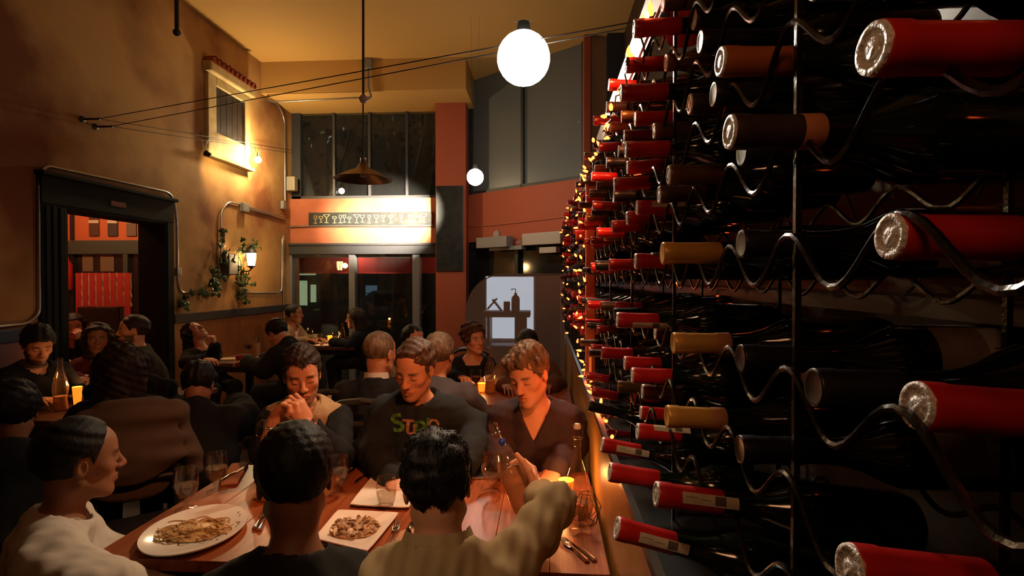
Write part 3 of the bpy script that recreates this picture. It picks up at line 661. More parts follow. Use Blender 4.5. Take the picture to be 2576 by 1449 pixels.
MB().ball((0, 0, 0), .038, 16).build('glass', mat('pinkish_bulb', (.35, .20, .15), .1), gl, True); MB().tube([(0, 0, .03), (.004, 0, CEIL - gp.z)], .011, 6).build('rod', M_cable, gl)
hp = aty(445, 78, 3.6); ht = thing('hanging_rod', 'short black rod hanging from the ceiling above the wall', 'rod', hp)
MB().tube([(0, 0, 0), (0, 0, CEIL - hp.z)], .014, 6).build('rod', M_black, ht); MB().ball((0, 0, -.01), .026, 10).build('end_knob', M_black, ht, True)
for i, (p_, t_) in enumerate(SPOTS):  # out-of-view fixtures added to carry the fill spots
    t = thing('fill_spotlight', ['added fill spotlight hanging above the wine rack', 'added fill spotlight on the ceiling behind the camera'][i], 'spotlight', p_)
    Mq = (p_ - t_).to_track_quat('Z', 'Y').to_matrix().to_4x4()
    MB().lathe([(.055, -.01), (.06, .0), (.06, .13), (.03, .16), (0, .165)], 20, Mq).build('can', M_black, t, True); MB().tube([(0, 0, .15), (0, 0, CEIL - p_.z)], .012, 6).build('stem', M_black, t)
    MB().lathe([(0, .02), (.05, .02)], 16, Mq).build('lens', mat('amber_lens', (1, .6, .3), .3, emit=(1, .5, .2), estr=6), t)
# ================================================================== boards on the front wall
q0 = aty(777, 535, YB - .012); q1 = aty(1088, 568, YB - .012)
bd = thing('wine_glass_board', 'long narrow chalkboard with drawn wine glasses above the shop window', 'chalkboard', ((q0.x + q1.x) / 2, YB - .012, (q0.z + q1.z) / 2))
hw = (q1.x - q0.x) / 2; hh = (q0.z - q1.z) / 2
MB().box((0, 0, 0), (hw * 2, .024, hh * 2), None, .003).build('board', M_chalkb, bd)
M_chalk = mat('yellow_chalk', (.62, .46, .18), .9)
def goblet_icon(x, z, s, kind):
    b = MB(); y = -.0135
    if kind == 0: o = [(-.5, 1), (-.42, .55), (0, .3), (.42, .55), (.5, 1)]
    elif kind == 1: o = [(-.25, 1), (-.25, .5), (0, .25), (.25, .5), (.25, 1)]
    elif kind == 2: o = [(-.6, .95), (0, .35), (.6, .95)]
    else: o = [(-.35, .9), (-.45, .6), (0, .28), (.45, .6), (.35, .9)]
    b.tube([(x + p_[0] * s, y, z + p_[1] * s) for p_ in o], .0045, 4)
    zb_ = min(p_[1] for p_ in o); b.tube([(x, y, z + zb_ * s), (x, y, z - .5 * s)], .0045, 4); b.tube([(x - .35 * s, y, z - .5 * s), (x + .35 * s, y, z - .5 * s)], .005, 4)
    b.tube([(x + o[0][0] * s, y, z + o[0][1] * s), (x + o[-1][0] * s, y, z + o[-1][1] * s)], .003, 4)
    return b.build('drawn_glass', M_chalk, bd)
for i, xx in enumerate((795, 809, 823, 843, 858, 868, 880, 899, 913, 930, 948, 966, 984, 1011, 1031, 1043, 1056, 1067)):
    px_ = aty(xx, 552, YB).x - bd.location.x; goblet_icon(px_, -.02 + .006 * (i % 3), (.075, .06, .085, .07, .08)[i % 5], (1, 0, 2, 3, 1, 1, 3, 2, 0)[i % 9])
q0 = aty(1097, 468, PY - .012); q1 = aty(1165, 682, PY - .012)
b2 = thing('menu_chalkboard', 'tall chalkboard with faint handwriting on the red pillar', 'chalkboard', ((q0.x + q1.x) / 2, PY - .012, (q0.z + q1.z) / 2))
hw = (q1.x - q0.x) / 2; hh = (q0.z - q1.z) / 2
MB().box((0, 0, 0), (hw * 2, .024, hh * 2), None, .003).build('board', M_chalkb, b2)
M_faint = mat('faint_chalk', (.12, .11, .085), .9)
random.seed(3)
for i in range(7):
    z = -hh * .18 - i * .075; b = MB(); x = -hw * .78
    while x < hw * random.uniform(.5, .85):
        wl_ = random.uniform(.05, .09); m_ = 9
        b.tube([(x + wl_ * j / m_, -.0135, z + (.012 if j % 2 else -.008) * random.uniform(.5, 1.2)) for j in range(m_ + 1)], .0028, 3); x += wl_ + .022
    b.build('chalk_line', M_faint, b2)
# ================================================================== room beyond the doorway
AY = 6.5
M_orange = mat('orange_annex_paint', (.52, .13, .04), .7)
AX0 = XL - 2.6; AX1 = XL - .25
zz = [aty(270, y, AY).z for y in (605, 612, 640)]
struct(MB().bx((AX0, AY, zz[0]), (AX1, AY + .15, 3.4)).build('wall_annex_front', M_orange))
struct(MB().bx((AX0, AY - .05, zz[2]), (AX1, AY + .1, zz[0]), .01).build('beam', mat('green_beam_paint', (.045, .065, .05), .5)))
struct(MB().bx((AX0 - .2, 3.2, 0), (AX0, AY + .2, 3.4)).build('wall_annex_side', M_orange))
struct(MB().bx((AX0 - .2, 3.2, 3.4), (XL - .25, AY + .2, 3.6)).build('ceiling_annex', M_orange))
struct(MB().bx((AX0 - .2, 3.0, 0), (XL - .25, 3.2, 3.6)).build('wall_annex_rear', M_orange))
xs = aty(184, 560, AY).x; struct(MB().bx((xs - .02, AY - .03, 0), (xs + .02, AY, 3.4)).build('trim_6', M_black))
for i, xx in enumerate((237, 284, 331)):
    c = aty(xx, 550, AY - .01); t = thing('wall_niche', ['left', 'middle', 'right'][i] + ' of three tall narrow glass panels in the orange annex wall', 'panel', c)
    MB().box((0, 0, -.02), (.13, .02, .40), None, .004).build('pane', mat(f'niche_pane_{i}', [(.08, .05, .03), (.05, .05, .05), (.14, .12, .08)][i], .3), t)
    MB().box((0, -.006, -.04), (.13, .02, .04), None, .003).build('bright_band', mat('pale_band', (.6, .5, .35), .5), t)
    MB().box((0, -.004, .13), (.13, .02, .10), None, .003).build('top_band', mat('maroon_band', (.10, .015, .012), .5), t)
w4 = struct(bpy.data.objects.new('window_4', None)); COL.objects.link(w4)
MB().bx((AX0, AY, .3), (AX1, AY + .012, zz[2])).build('pane', mat('dark_annex_glass', (.012, .013, .012), .1), w4)
for xx in (318,): q = aty(xx, 660, AY - .03); MB().bx((q.x - .03, AY - .05, 0), (q.x + .03, AY, zz[2])).build('mullion', mat('green_beam_paint', (.045, .065, .05), .5), w4)
for k, xx in enumerate((221, 270)):
    c = aty(xx, 661, AY - .006); MB().box(c, (.14 + .04 * k, .01, .22)).build('lit_pane', mat('tan_blind', (.16, .11, .06), .7), w4)
q = aty(262, 715, 5.9)
ct = thing('striped_cloth', 'red cloth with cream stripes hung over a screen in the doorway', 'cloth', (q.x, 5.9, q.z))
M_rcl = mat('red_cloth', (.42, .025, .02), .8, bump=.1)
wd = aty(330, 700, 5.9).x - aty(190, 700, 5.9).x; n_ = 8
for i in range(n_):
    a = -wd / 2 + wd * i / n_; bq = MB()
    bq.bx((a, -.012, -.26 if i not in (0, n_ - 1) else -.62), (a + wd / n_ - .018, .012, .13)); bq.build('red_panel', M_rcl, ct)
    MB().tube([(a + wd / n_ - .009 + .006 * math.sin(z_ * 9 + i), -.006, .13 - z_ * .055) for z_ in range(8)], .010, 4).build('cream_stripe', mat('cream_stripe', (.62, .42, .22), .8), ct)
bk = tag(MB().box((q.x - .02, 5.84, q.z - .58), (.50, .04, .64), None, .02).build('vinyl_screen', mat('black_vinyl', (.01, .013, .013), .15, bump=.7, bscale=16)), 'black shiny vinyl screen below the striped cloth', 'screen')
tag(MB().box((q.x, 5.89, (q.z - .9) / 2 + .02), (.5, .05, max(.2, q.z - .9)), None, .01).build('screen_stand', M_black), 'dark stand under the vinyl screen in the doorway', 'stand')
fe = aty(164, 660, 5.6)
ft = thing('fire_extinguisher', 'red fire extinguisher seen at the near side of the doorway', 'extinguisher', (aty(167, 660, AY - .07).x, AY - .068, 1.45))
MB().lathe([(0, 0), (.06, 0), (.065, .03), (.065, .32), (.03, .38), (.02, .42), (0, .42)], 18).build('cylinder', mat('extinguisher_red', (.4, .02, .015), .3), ft, True); MB().box((0, -.03, .44), (.03, .12, .03), None, .005).build('valve', M_black, ft)
al = thing('added_ceiling_lamp', 'added unseen amber globe lamp on the ceiling of the room beyond the doorway', 'lamp', (XL - 1.3, 5.2, 3.2))  # lamp added out of view to brighten the orange walls
MB().ball((0, 0, 0), .09, 16).build('globe', mat('amber_bulb_glow', (1, .6, .3), .4, emit=(1, .5, .2), estr=12), al, True); MB().tube([(0, 0, .08), (0, 0, .2)], .02, 8).build('stem', M_black, al)
light('annex_fill_light', 'POINT', (XL - 1.3, 5.2, 3.0), 55, (1, .6, .32), .09)
# ================================================================== street outside
struct(MB().bx((-14, 17, 0), (12, 17.3, 9)).build('street_facade', mat('street_facade_wall', (.03, .028, .025), .9)))
struct(MB().bx((-14, 8.2, -.12), (12, 17, -.1)).build('street_ground', mat('asphalt', (.02, .02, .02), .8)))
aw_ = thing('awning', 'red awning valance outside the shop window', 'awning')
for x_ in (-3.6, -2.6, -1.7): MB().bx((x_ - .02, 8.2, 2.12), (x_ + .02, 8.56, 2.16)).build('bracket', M_charc, aw_)
aw = (MB().bx((-6, 8.55, 2.0), (.6, 8.6, 1.57 + (706 - 636) * 8.6 / F)).build('awning_valance', mat('red_awning', (.42, .02, .012), .8), aw_))
zlo = aty(900, 688, 8.6).z; aw.data.transform(Matrix.Translation((0, 0, 0)))
for v in aw.data.vertices:
    if v.co.z < 2.01: v.co.z = zlo
light('awning_fill_light', 'POINT', (-3.0, 8.34, 2.0), 10, (1, .7, .45), .04); light('awning_fill_light', 'POINT', (-1.3, 8.34, 2.0), 8, (1, .7, .45), .04)  # added fill on the red valance, no lamps hang there
M_lit = mat('lit_house_window', (.6, .65, .4), .5, emit=(.42, .50, .26), estr=.9)
M_litb = mat('dim_blue_window', (.2, .3, .4), .5, emit=(.10, .16, .22), estr=.6)
hs = thing('house_window', 'pale green lit window and door across the street', 'window')
c0 = aty(752, 673, 16.9); c1 = aty(793, 692, 16.9); MB().bx((c0.x, 16.85, c1.z), (c1.x, 16.95, c0.z)).build('transom_pane', M_lit, hs)
c0 = aty(752, 706, 16.9); c1 = aty(775, 768, 16.9); MB().bx((c0.x, 16.85, c1.z), (c1.x, 16.95, c0.z)).build('door_pane', M_lit, hs)
c0 = aty(781, 716, 16.9); c1 = aty(794, 760, 16.9); MB().bx((c0.x, 16.85, c1.z), (c1.x, 16.95, c0.z)).build('side_pane', M_lit, hs)
for (xa, ya, xb, yb) in ((748, 694, 797, 704), (775, 704, 780, 770), (748, 668, 751, 770)):
    c0 = aty(xa, ya, 16.8); c1 = aty(xb, yb, 16.8); MB().bx((c0.x, 16.75, c1.z), (c1.x, 16.85, c0.z)).build('frame_bar', M_charc, hs)
h2 = thing('house_window', 'dim blue sash window of the house across the street', 'window')
for i in range(2):
    for j in range(2):
        c0 = aty(920 + i * 15, 718 + j * 21, 16.9); c1 = aty(933 + i * 15, 737 + j * 21, 16.9); MB().bx((c0.x, 16.88, c1.z), (c1.x, 16.95, c0.z)).build('pane', M_litb, h2)
light('street_fill_light', 'POINT', (-6.2, 12.5, 5.6), 160, (1, .85, .6), .3)  # added fill for the street outside, no lamp posts built
light('street_fill_light', 'POINT', (1.5, 11.5, 5.4), 90, (1, .88, .7), .3)
for i, (x, Y, lean, r) in enumerate(((1010, 10.4, .5, .20), (830, 11.0, -.7, .16), (1075, 11.6, .2, .2), (1300, 10.2, .5, .16))):
    p = aty(x, 700, Y); tr = thing('street_tree', ['bare leaning tree behind the middle of the shop window', 'slim forked tree left of the hanging pendant lamp', 'tree trunk beside the red pillar outside', 'tree outside the tall angled window'][i], 'tree', (p.x, Y, 0))
    mt = mat('tree_bark', (.16, .12, .08), .9, col2=(.10, .08, .05), nscale=5, bump=.4)
    MB().tube([(0, 0, -.05), (.05 * lean, 0, 1.6), (lean * .5, 0, 2.9), (lean * 1.1, .1, 4.6), (lean * 1.3, .2, 6.5)], [r * 1.2, r, r * .85, r * .6, r * .3], 10).build('trunk', mt, tr, True)
    MB().tube([(lean * .4, 0, 2.7), (-lean * .3, .1, 3.8), (-lean * .9, .2, 5.4)], [r * .6, r * .45, r * .2], 8).build('branch', mt, tr, True)
    MB().tube([(lean * .7, 0, 3.4), (lean * 2.0, .1, 4.4), (lean * 2.8, .2, 5.2)], [r * .45, r * .3, r * .15], 8).build('branch', mt, tr, True)
    cr = MB(); random.seed(i)
    for k in range(260):
        c = Vector((random.gauss(lean * .8, .9), random.gauss(.3, .6), random.gauss(5.2, .8))); Mq = Euler((random.random() * 6, random.random() * 6, random.random() * 6)).to_matrix()
        cr.add([c + Mq @ Vector(v) for v in ((-.05, 0, 0), (0, .09, .01), (.05, 0, 0), (0, -.09, .01))], [(0, 1, 2, 3)])
    o = cr.build('foliage', mat('street_leaves', (.05, .07, .02), .7), tr, fix=False); o['kind'] = 'stuff'
# parked car
cp = aty(1000, 780, 13.6)
car = thing('parked_car', 'dark parked car outside the middle shop window', 'car', (cp.x, 13.6, -.1))
secs = [(-2.2, .55, .75), (-1.9, .5, .95), (-1.0, .5, 1.0), (-.45, .5, 1.42), (.6, .5, 1.48), (1.35, .5, 1.25), (2.0, .5, 1.05), (2.25, .55, .8)]
b = MB(); V = []; 
for x, zb_, zt_ in secs:
    for (yy, zz_) in ((-.85, .3), (-.9, .7), (-.82, min(zt_, .98)), (-.62, zt_), (.62, zt_), (.82, min(zt_, .98)), (.9, .7), (.85, .3)): V.append(Vector((x, yy, zz_)))
k = 8; Q = [tuple(range(k)), tuple(range((len(secs) - 1) * k, len(secs) * k))]
for i in range(len(secs) - 1):
    for j in range(k): Q.append((i * k + j, i * k + (j + 1) % k, (i + 1) * k + (j + 1) % k, (i + 1) * k + j))
b.add(V, Q).build('body', mat('car_paint', (.05, .05, .055), .25, coat=.6), car, True)
for x in (-1.4, 1.45): MB().lathe([(0, -.1), (.2, -.1), (.31, -.09), (.31, .09), (.2, .1), (0, .1)], 20, Matrix.Translation((x, -.82, .31)) @ Matrix.Rotation(math.pi / 2, 4, 'X')).build('wheel', M_black, car, True)
MB().bx((-.35, -.79, 1.02), (.9, -.70, 1.36)).build('side_window', mat('car_glass', (.02, .025, .03), .05), car)
MB().bx((-2.24, -.7, .62), (-2.15, -.45, .72)).build('headlamp', mat('headlamp', (.5, .5, .45), .1), car)
# ================================================================== people: smooth bodies grown from blended limbs
f32 = np.float32
def npv(v): return np.array(v, dtype=f32)
class Body:
    """list of blended shapes, meshed by surface nets on a grid"""
    def __init__(s): s.p = []
    def rc(s, a, b, ra, rb, k=.02, sub=False): s.p.append(('rc', npv(a), npv(b), ra, rb, k, sub)); return s
    def el(s, c, r, M=None, k=.02, sub=False): s.p.append(('el', npv(c), npv(r), npv(M if M is not None else np.eye(3)), None, k, sub)); return s
    def bounds(s):
        lo = np.full(3, 9e9); hi = -lo
        for q in s.p:
            if q[6]: continue
            a, b = s.bb(q); lo = np.minimum(lo, a); hi = np.maximum(hi, b)
        return lo, hi
    @staticmethod
    def bb(q):
        if q[0] == 'rc':
            r = max(q[3], q[4]); return np.minimum(q[1], q[2]) - r, np.maximum(q[1], q[2]) + r
        r = np.abs(q[3]) @ q[2]; return q[1] - r, q[1] + r
    def field(s, lo, hi, h):
        n = np.maximum(np.ceil((hi - lo) / h).astype(int) + 1, 2)
        ax = [lo[i] + h * np.arange(n[i], dtype=f32) for i in range(3)]
        D = np.full(n, .2, dtype=f32)
        for q in s.p:
            k = q[5]; a, b = s.bb(q); m = k + 3 * h
            i0 = np.clip(np.floor((a - m - lo) / h).astype(int), 0, n); i1 = np.clip(np.ceil((b + m - lo) / h).astype(int) + 1, 0, n)
            if np.any(i1 <= i0): continue
            sl = tuple(slice(i0[j], i1[j]) for j in range(3))
            X, Y, Z = np.meshgrid(*[ax[j][sl[j]] for j in range(3)], indexing='ij')
            P = np.stack((X, Y, Z), -1)
            if q[0] == 'rc':
                ba = q[2] - q[1]; L = float(ba @ ba) + 1e-12; pa = P - q[1]; t = np.clip((pa @ ba) / L, 0, 1)
                d = np.linalg.norm(pa - t[..., None] * ba, axis=-1) - (q[3] + (q[4] - q[3]) * t)
            else:
                u = (P - q[1]) @ q[3] / q[2]; k0 = np.linalg.norm(u, axis=-1); k1 = np.linalg.norm(u / q[2], axis=-1) + 1e-9; d = k0 * (k0 - 1) / k1
            cur = D[sl]
            if q[6]:
                d = -d; g = np.maximum(k - np.abs(cur - d), 0) / k; D[sl] = np.maximum(cur, d) + g * g * k * .25
            else:
                g = np.maximum(k - np.abs(cur - d), 0) / k; D[sl] = np.minimum(cur, d) - g * g * k * .25
        return D, ax
def surfnet(D, lo, h):
    S = D < 0; n = D.shape
    c = np.zeros(tuple(x - 1 for x in n), dtype=np.int8)
    for i in (0, 1):
        for j in (0, 1):
            for k in (0, 1): c += S[i:n[0] - 1 + i, j:n[1] - 1 + j, k:n[2] - 1 + k]
    act = (c > 0) & (c < 8); I = np.argwhere(act)
    if len(I) == 0: return np.zeros((0, 3), f32), np.zeros((0, 4), int)
    vid = np.full(act.shape, -1, dtype=np.int64); vid[act] = np.arange(len(I))
    acc = np.zeros((len(I), 3), f32); w = np.zeros(len(I), f32)
    cor = [(i, j, k) for i in (0, 1) for j in (0, 1) for k in (0, 1)]
    val = {q: D[I[:, 0] + q[0], I[:, 1] + q[1], I[:, 2] + q[2]] for q in cor}
    for a in cor:
        for ax in range(3):
            if a[ax] == 0:
                b = tuple(a[i] + (1 if i == ax else 0) for i in range(3)); va, vb = val[a], val[b]; m = (va < 0) != (vb < 0)
                t = np.where(m, va / np.where(m, va - vb, 1), 0); pt = np.tile(np.array(a, f32), (len(I), 1)); pt[:, ax] += t
                acc += pt * m[:, None]; w += m
    V = lo + h * (I + acc / w[:, None]); Q = []
    for ax in range(3):
        u, v = [(1, 2), (2, 0), (0, 1)][ax]
        sa = [slice(None)] * 3; sb = [slice(None)] * 3; sa[ax] = slice(0, -1); sb[ax] = slice(1, None)
        ch = S[tuple(sa)] != S[tuple(sb)]
        for q in (u, v):
            e0 = [slice(None)] * 3; e0[q] = 0; ch[tuple(e0)] = False; e0[q] = -1; ch[tuple(e0)] = False
        E_ = np.argwhere(ch)
        if len(E_) == 0: continue
        def cell(du, dv):
            T = E_.copy(); T[:, u] -= du; T[:, v] -= dv; return vid[T[:, 0], T[:, 1], T[:, 2]]
        quad = np.stack((cell(1, 1), cell(0, 1), cell(0, 0), cell(1, 0)), 1)
        inn = S[E_[:, 0], E_[:, 1], E_[:, 2]]; quad[~inn] = quad[~inn][:, ::-1]; Q.append(quad)
    return V.astype(f32), np.concatenate(Q)
def np_mesh(name, parts, material, cols=None):
    V = np.concatenate([p[0] for p in parts]); off = 0; Q = []
    for v, q in parts: Q.append(q + off); off += len(v)
    me = bpy.data.meshes.new(name); Q = [x for x in Q if len(x)]
    nq = sum(len(q) for q in Q); sizes = np.concatenate([np.full(len(q), q.shape[1]) for q in Q]); flat = np.concatenate([q.ravel() for q in Q])
    me.vertices.add(len(V)); me.vertices.foreach_set('co', V.astype(f32).ravel()); me.loops.add(len(flat)); me.loops.foreach_set('vertex_index', flat.astype(np.int32))
    me.polygons.add(nq); st = np.concatenate(([0], np.cumsum(sizes)[:-1])); me.polygons.foreach_set('loop_start', st.astype(np.int32)); me.polygons.foreach_set('loop_total', sizes.astype(np.int32))
    me.polygons.foreach_set('use_smooth', np.ones(nq, bool)); me.update(calc_edges=True)
    if cols is not None:
        at = me.color_attributes.new('Col', 'FLOAT_COLOR', 'POINT'); at.data.foreach_set('color', np.concatenate((cols, np.ones((len(cols), 1))), 1).astype(f32).ravel())
    me.materials.append(material); return me
M_skin = mat('skin', (.5, .28, .18), .48, attr='Col', spec=.35)
def hairmat(name, c): return mat('hair_' + name, c, .58, col2=tuple(x * .55 for x in c), nscale=60, stretch=(1, 1, .25), bump=.25, bscale=140, spec=.28)
def cloth(name, c, r=.85, c2=None, sc=300, bump=.18): return mat('cloth_' + name, c, r, bump=bump, bscale=sc, spec=.15, col2=c2, nscale=9 if c2 else 4)
def wob(P, seed, amp, freq):
    rs = np.random.RandomState(seed); o = np.zeros(len(P) if P.ndim == 2 else P.shape[:-1], f32)
    for i in range(4):
        d = rs.normal(size=3); d /= np.linalg.norm(d); o += np.sin((P @ d.astype(f32)) * freq * (1 + .5 * i) + rs.rand() * 6).astype(f32) / (1 + .6 * i)
    return o * amp
TIER = {0: (.0030, .012, .0075, .0045), 1: (.005, .016, .011, .007), 2: (.0065, .018, .014, .010)}
def hand(b, W, d, n, side, curl=(.5, .7, .5), spread=.1, sc=1., thumb=(.6, .7, .35), tcurl=.3, clist=None):
    d = Vector(d).normalized(); n = Vector(n); n = (n - d * n.dot(d)).normalized(); t = d.cross(n) * side; W = Vector(W); boxes = []
    L = [(.044, .027, .021), (.049, .031, .022), (.045, .028, .021), (.034, .022, .018)]; kl = (.086, .090, .086, .078)
    for i in range(4):
        u = (.030 - .0205 * i) * sc; base = W + d * kl[i] * sc + t * u
        b.rc(W + d * .008 + t * u * .55, base, .0135 * sc, .0105 * sc, .012)
        a = 0; p = base; tt = t * (spread * (1.2 - i) * .5); cc = clist[i] if clist else curl
        for j in range(3):
            a += cc[j]; dr = (d * math.cos(a) + n * math.sin(a) + tt).normalized(); q = p + dr * L[i][j] * sc
            b.rc(p, q, (.0092 - .0009 * j) * sc, (.0086 - .0010 * j) * sc, .0045); p = q
    b.el(W + d * .045 * sc, (.036 * sc, .045 * sc, .016 * sc), np.array([t, d, n]).T, .012)
    p = W + d * .022 * sc + t * .022 * sc; dr = (d * thumb[0] + t * thumb[1] + n * thumb[2]).normalized()
    for j, l in enumerate((.042, .033, .026)):
        q = p + dr * l * sc; b.rc(p, q, (.0135 - .0022 * j) * sc, (.0115 - .0018 * j) * sc, .010 if j == 0 else .005); p = q
        dr = (dr + n * tcurl * .6 + d * tcurl * .5 - t * tcurl * .4).normalized()
    c = W + d * .08 * sc; return c
def person(label, head, yaw, pitch=0., roll=0., byaw=None, skin=(.52, .27, .17), hair=None, tops=(), tier=1, hs=1., lean=.10, neck_back=.02, hipz=.56, arms=None, hands=None, legs=True, stubble=0., brow=(.05, .03, .02), group='diners seated in the restaurant', eyes='down', hip=None, shoulder_w=.15, bulk=1., face=True, trousers=True, neck_len=.165, sdrop=.072, extra=None):
    H, HB, HG, HH = TIER[tier]
    yr = math.radians(yaw); by = math.radians(byaw if byaw is not None else yaw)
    def frame(y): fw = Vector((math.sin(y), -math.cos(y), 0)); return fw.cross(Vector((0, 0, 1))), fw, Vector((0, 0, 1))
    x, fw, up = frame(yr); pr = math.radians(pitch); rr = math.radians(roll)
    fw2 = fw * math.cos(pr) - up * math.sin(pr); up2 = up * math.cos(pr) + fw * math.sin(pr)
    x2 = x * math.cos(rr) + up2 * math.sin(rr); up2 = up2 * math.cos(rr) - x * math.sin(rr)
    Hc = Vector(head); HM = np.array([x2, fw2, up2]).T
    def hl(p): return Hc + (x2 * p[0] + fw2 * p[1] + up2 * p[2]) * hs
    bx_, bf, bu = frame(by)
    hb = hl((0, -.03, -.075)); nb_ = hb - bu * (neck_len - .075) - bf * neck_back
    if hip is None: hip = Vector((nb_.x, nb_.y, hipz)) - bf * lean
    else: hip = Vector(hip)
    sp = (nb_ - hip).normalized(); bfl = bx_.cross(sp) * -1 if False else (bf - sp * bf.dot(sp)).normalized()
    TM = np.array([bx_, bfl, sp]).T
    sh = {s: nb_ - sp * sdrop + bx_ * shoulder_w * s + bfl * .01 for s in (1, -1)}      # +1 = own right side
    arms = arms or {}; A = {}
    for s in (1, -1):
        if s in arms: el_, wr = Vector(arms[s][0]), Vector(arms[s][1])
        else:
            el_ = sh[s] - bu * .25 + bf * .10 + bx_ * .06 * s; wr = el_ + bf * .22 - bx_ * .07 * s; wr.z = max(wr.z, .80); el_.z = max(el_.z, .76)
        A[s] = (el_, wr)
    chestc = nb_ - sp * .19
    def torso(B, g, legs_=True):
        B.el(chestc, ((.165 * bulk + g), (.108 * bulk + g), .20 + g), TM, .04)
        B.rc(nb_ - sp * .25, hip + sp * .03, .122 * bulk + g, .135 * bulk + g, .05)
        B.rc(hip + bx_ * .07, hip - bx_ * .07, .115 * bulk + g, .115 * bulk + g, .05)
        B.rc(sh[1] - bx_ * .02, sh[-1] + bx_ * .02, .056 + g, .056 + g, .05)
        B.rc(nb_ - sp * .01, sh[1] - bx_ * .03, .05 + g, .045 + g, .04); B.rc(nb_ - sp * .01, sh[-1] + bx_ * .03, .05 + g, .045 + g, .04)
    def arm(B, s, g, end=1., start=0.):
        e_, w_ = A[s]; B.rc(sh[s], e_, .052 + g, .042 + g, .03)
        if end > 0: B.rc(e_, e_.lerp(w_, end), .043 + g, (.043 - .014 * end) + g, .02)
    def leg(B, g):
        for s in (1, -1):
            kn = hip + bf * .42 + bx_ * .10 * s; kn.z = .52; an = Vector((kn.x, kn.y, .09)) - bf * .03
            B.rc(hip + bx_ * .09 * s, kn, .085 + g, .062 + g, .04); B.rc(kn, an, .058 + g, .045 + g, .03); B.rc(an - bf * .03 - Vector((0, 0, .045)), an + bf * .15 - Vector((0, 0, .055)), .035 + g, .03 + g, .02)
    B = Body()
    # head in its own frame
    def e(c, r, k=.02, sub=False): B.el(hl(c), [q * hs for q in r], HM, k, sub)
    def c2(a, b_, ra, rb, k=.02, sub=False): B.rc(hl(a), hl(b_), ra * hs, rb * hs, k, sub)
    e((0, -.018, .035), (.074, .094, .083)); e((0, .022, .045), (.063, .068, .062), .03); e((0, .025, -.02), (.061, .065, .075), .03); e((0, .030, -.075), (.050, .052, .042), .03)
    for s in (1, -1): c2((.054 * s, -.005, -.058), (.018 * s, .064, -.098), .013, .014, .025)
    e((0, .074, -.102), (.018, .015, .015), .025)
    if face:
        c2((-.036, .078, .026), (.036, .078, .026), .0085, .0085, .016)
        for s in (1, -1):
            e((.044 * s, .056, -.018), (.018, .018, .016), .025); e((.031 * s, .104, .007), (.018, .019, .013), .012, True); e((.031 * s, .0775, .006), (.0145, .0125, .0115), .004)
            e((.0125 * s, .098, -.029), (.0085, .010, .0075), .008)
        c2((0, .086, .020), (0, .109, -.020), .0075, .0105, .012); e((0, .110, -.026), (.0115, .011, .0095), .008)
        e((0, .082, -.060), (.026, .014, .018), .012)
        for s in (1, -1): c2((.018 * s, .087, -.060), (0, .094, -.0565), .0045, .0055, .006); c2((.014 * s, .088, -.067), (0, .0935, -.0685), .0050, .0062, .006)
        c2((-.022, .098, -.0628), (.022, .098, -.0628), .0022, .0022, .004, True)
    for s in (1, -1): e((.0745 * s, -.012, -.004), (.008, .019, .031), .006); e((.083 * s, -.006, -.004), (.007, .010, .018), .006, True)
    c2((0, -.03, -.05), (0, -.03, -.05), .048, .048, .03)
    B.rc(hl((0, -.028, -.06)), nb_ - sp * .02 + bfl * .012, .048 * hs, .053, .03)
    torso(B, -.004)
    boxes = [(np.array(hl((0, .0, 0))) - .165 * hs, np.array(hl((0, 0, 0))) + .165 * hs)]
    for s in (1, -1):
        arm(B, s, -.004); hd_ = (hands or {}).get(s)
        e_, w_ = A[s]; fdir = (w_ - e_).normalized()
        if hd_ is None: hd_ = dict(d=fdir + Vector((0, 0, -.1)), n=(0, 0, -1), curl=(.35, .5, .4))
        hd_ = dict(hd_); c = hand(B, w_, hd_.pop('d'), hd_.pop('n'), hd_.pop('side', s if True else s), **hd_)
        boxes.append((np.array(c) - .135, np.array(c) + .135))
    if legs: leg(B, -.004)
    parts = []; lo, hi = B.bounds(); lo = lo - .03; hi = hi + .03
    fine = boxes if tier < 2 else boxes[:1] + boxes[1:]
    D, ax = B.field(lo, hi, HB); V, Q = surfnet(D, lo, HB)
    cen = V[Q].mean(1); keep = np.ones(len(Q), bool)
    for (a, b_) in fine: keep &= ~np.all((cen > a + HB * .3) & (cen < b_ - HB * .3), axis=1)
    parts.append((V, Q[keep]))
    for i, (a, b_) in enumerate(fine):
        h_ = H if i == 0 else H * 1.0
        a = np.maximum(a - 1.6 * HB, lo); b_ = np.minimum(b_ + 1.6 * HB, hi)
        D, ax = B.field(a, b_, h_); V2, Q2 = surfnet(D, a, h_); parts.append((V2, Q2))
    allV = np.concatenate([p[0] for p in parts]); P = (allV - np.array(Hc, f32)) @ HM.astype(f32) / hs
    X, Y, Z = np.abs(P[:, 0]), P[:, 1], P[:, 2]
    sk = np.array(skin); cols = np.tile(sk, (len(allV), 1)).astype(f32)
    inh = (np.abs(P) < .15).all(1)
    def mix(mask, c, a=1.): 
        m = (mask * a * inh)[:, None]; cols[:] = cols * (1 - m) + np.array(c, f32) * m
    ss = lambda v, a, b_: np.clip((v - a) / (b_ - a), 0, 1)
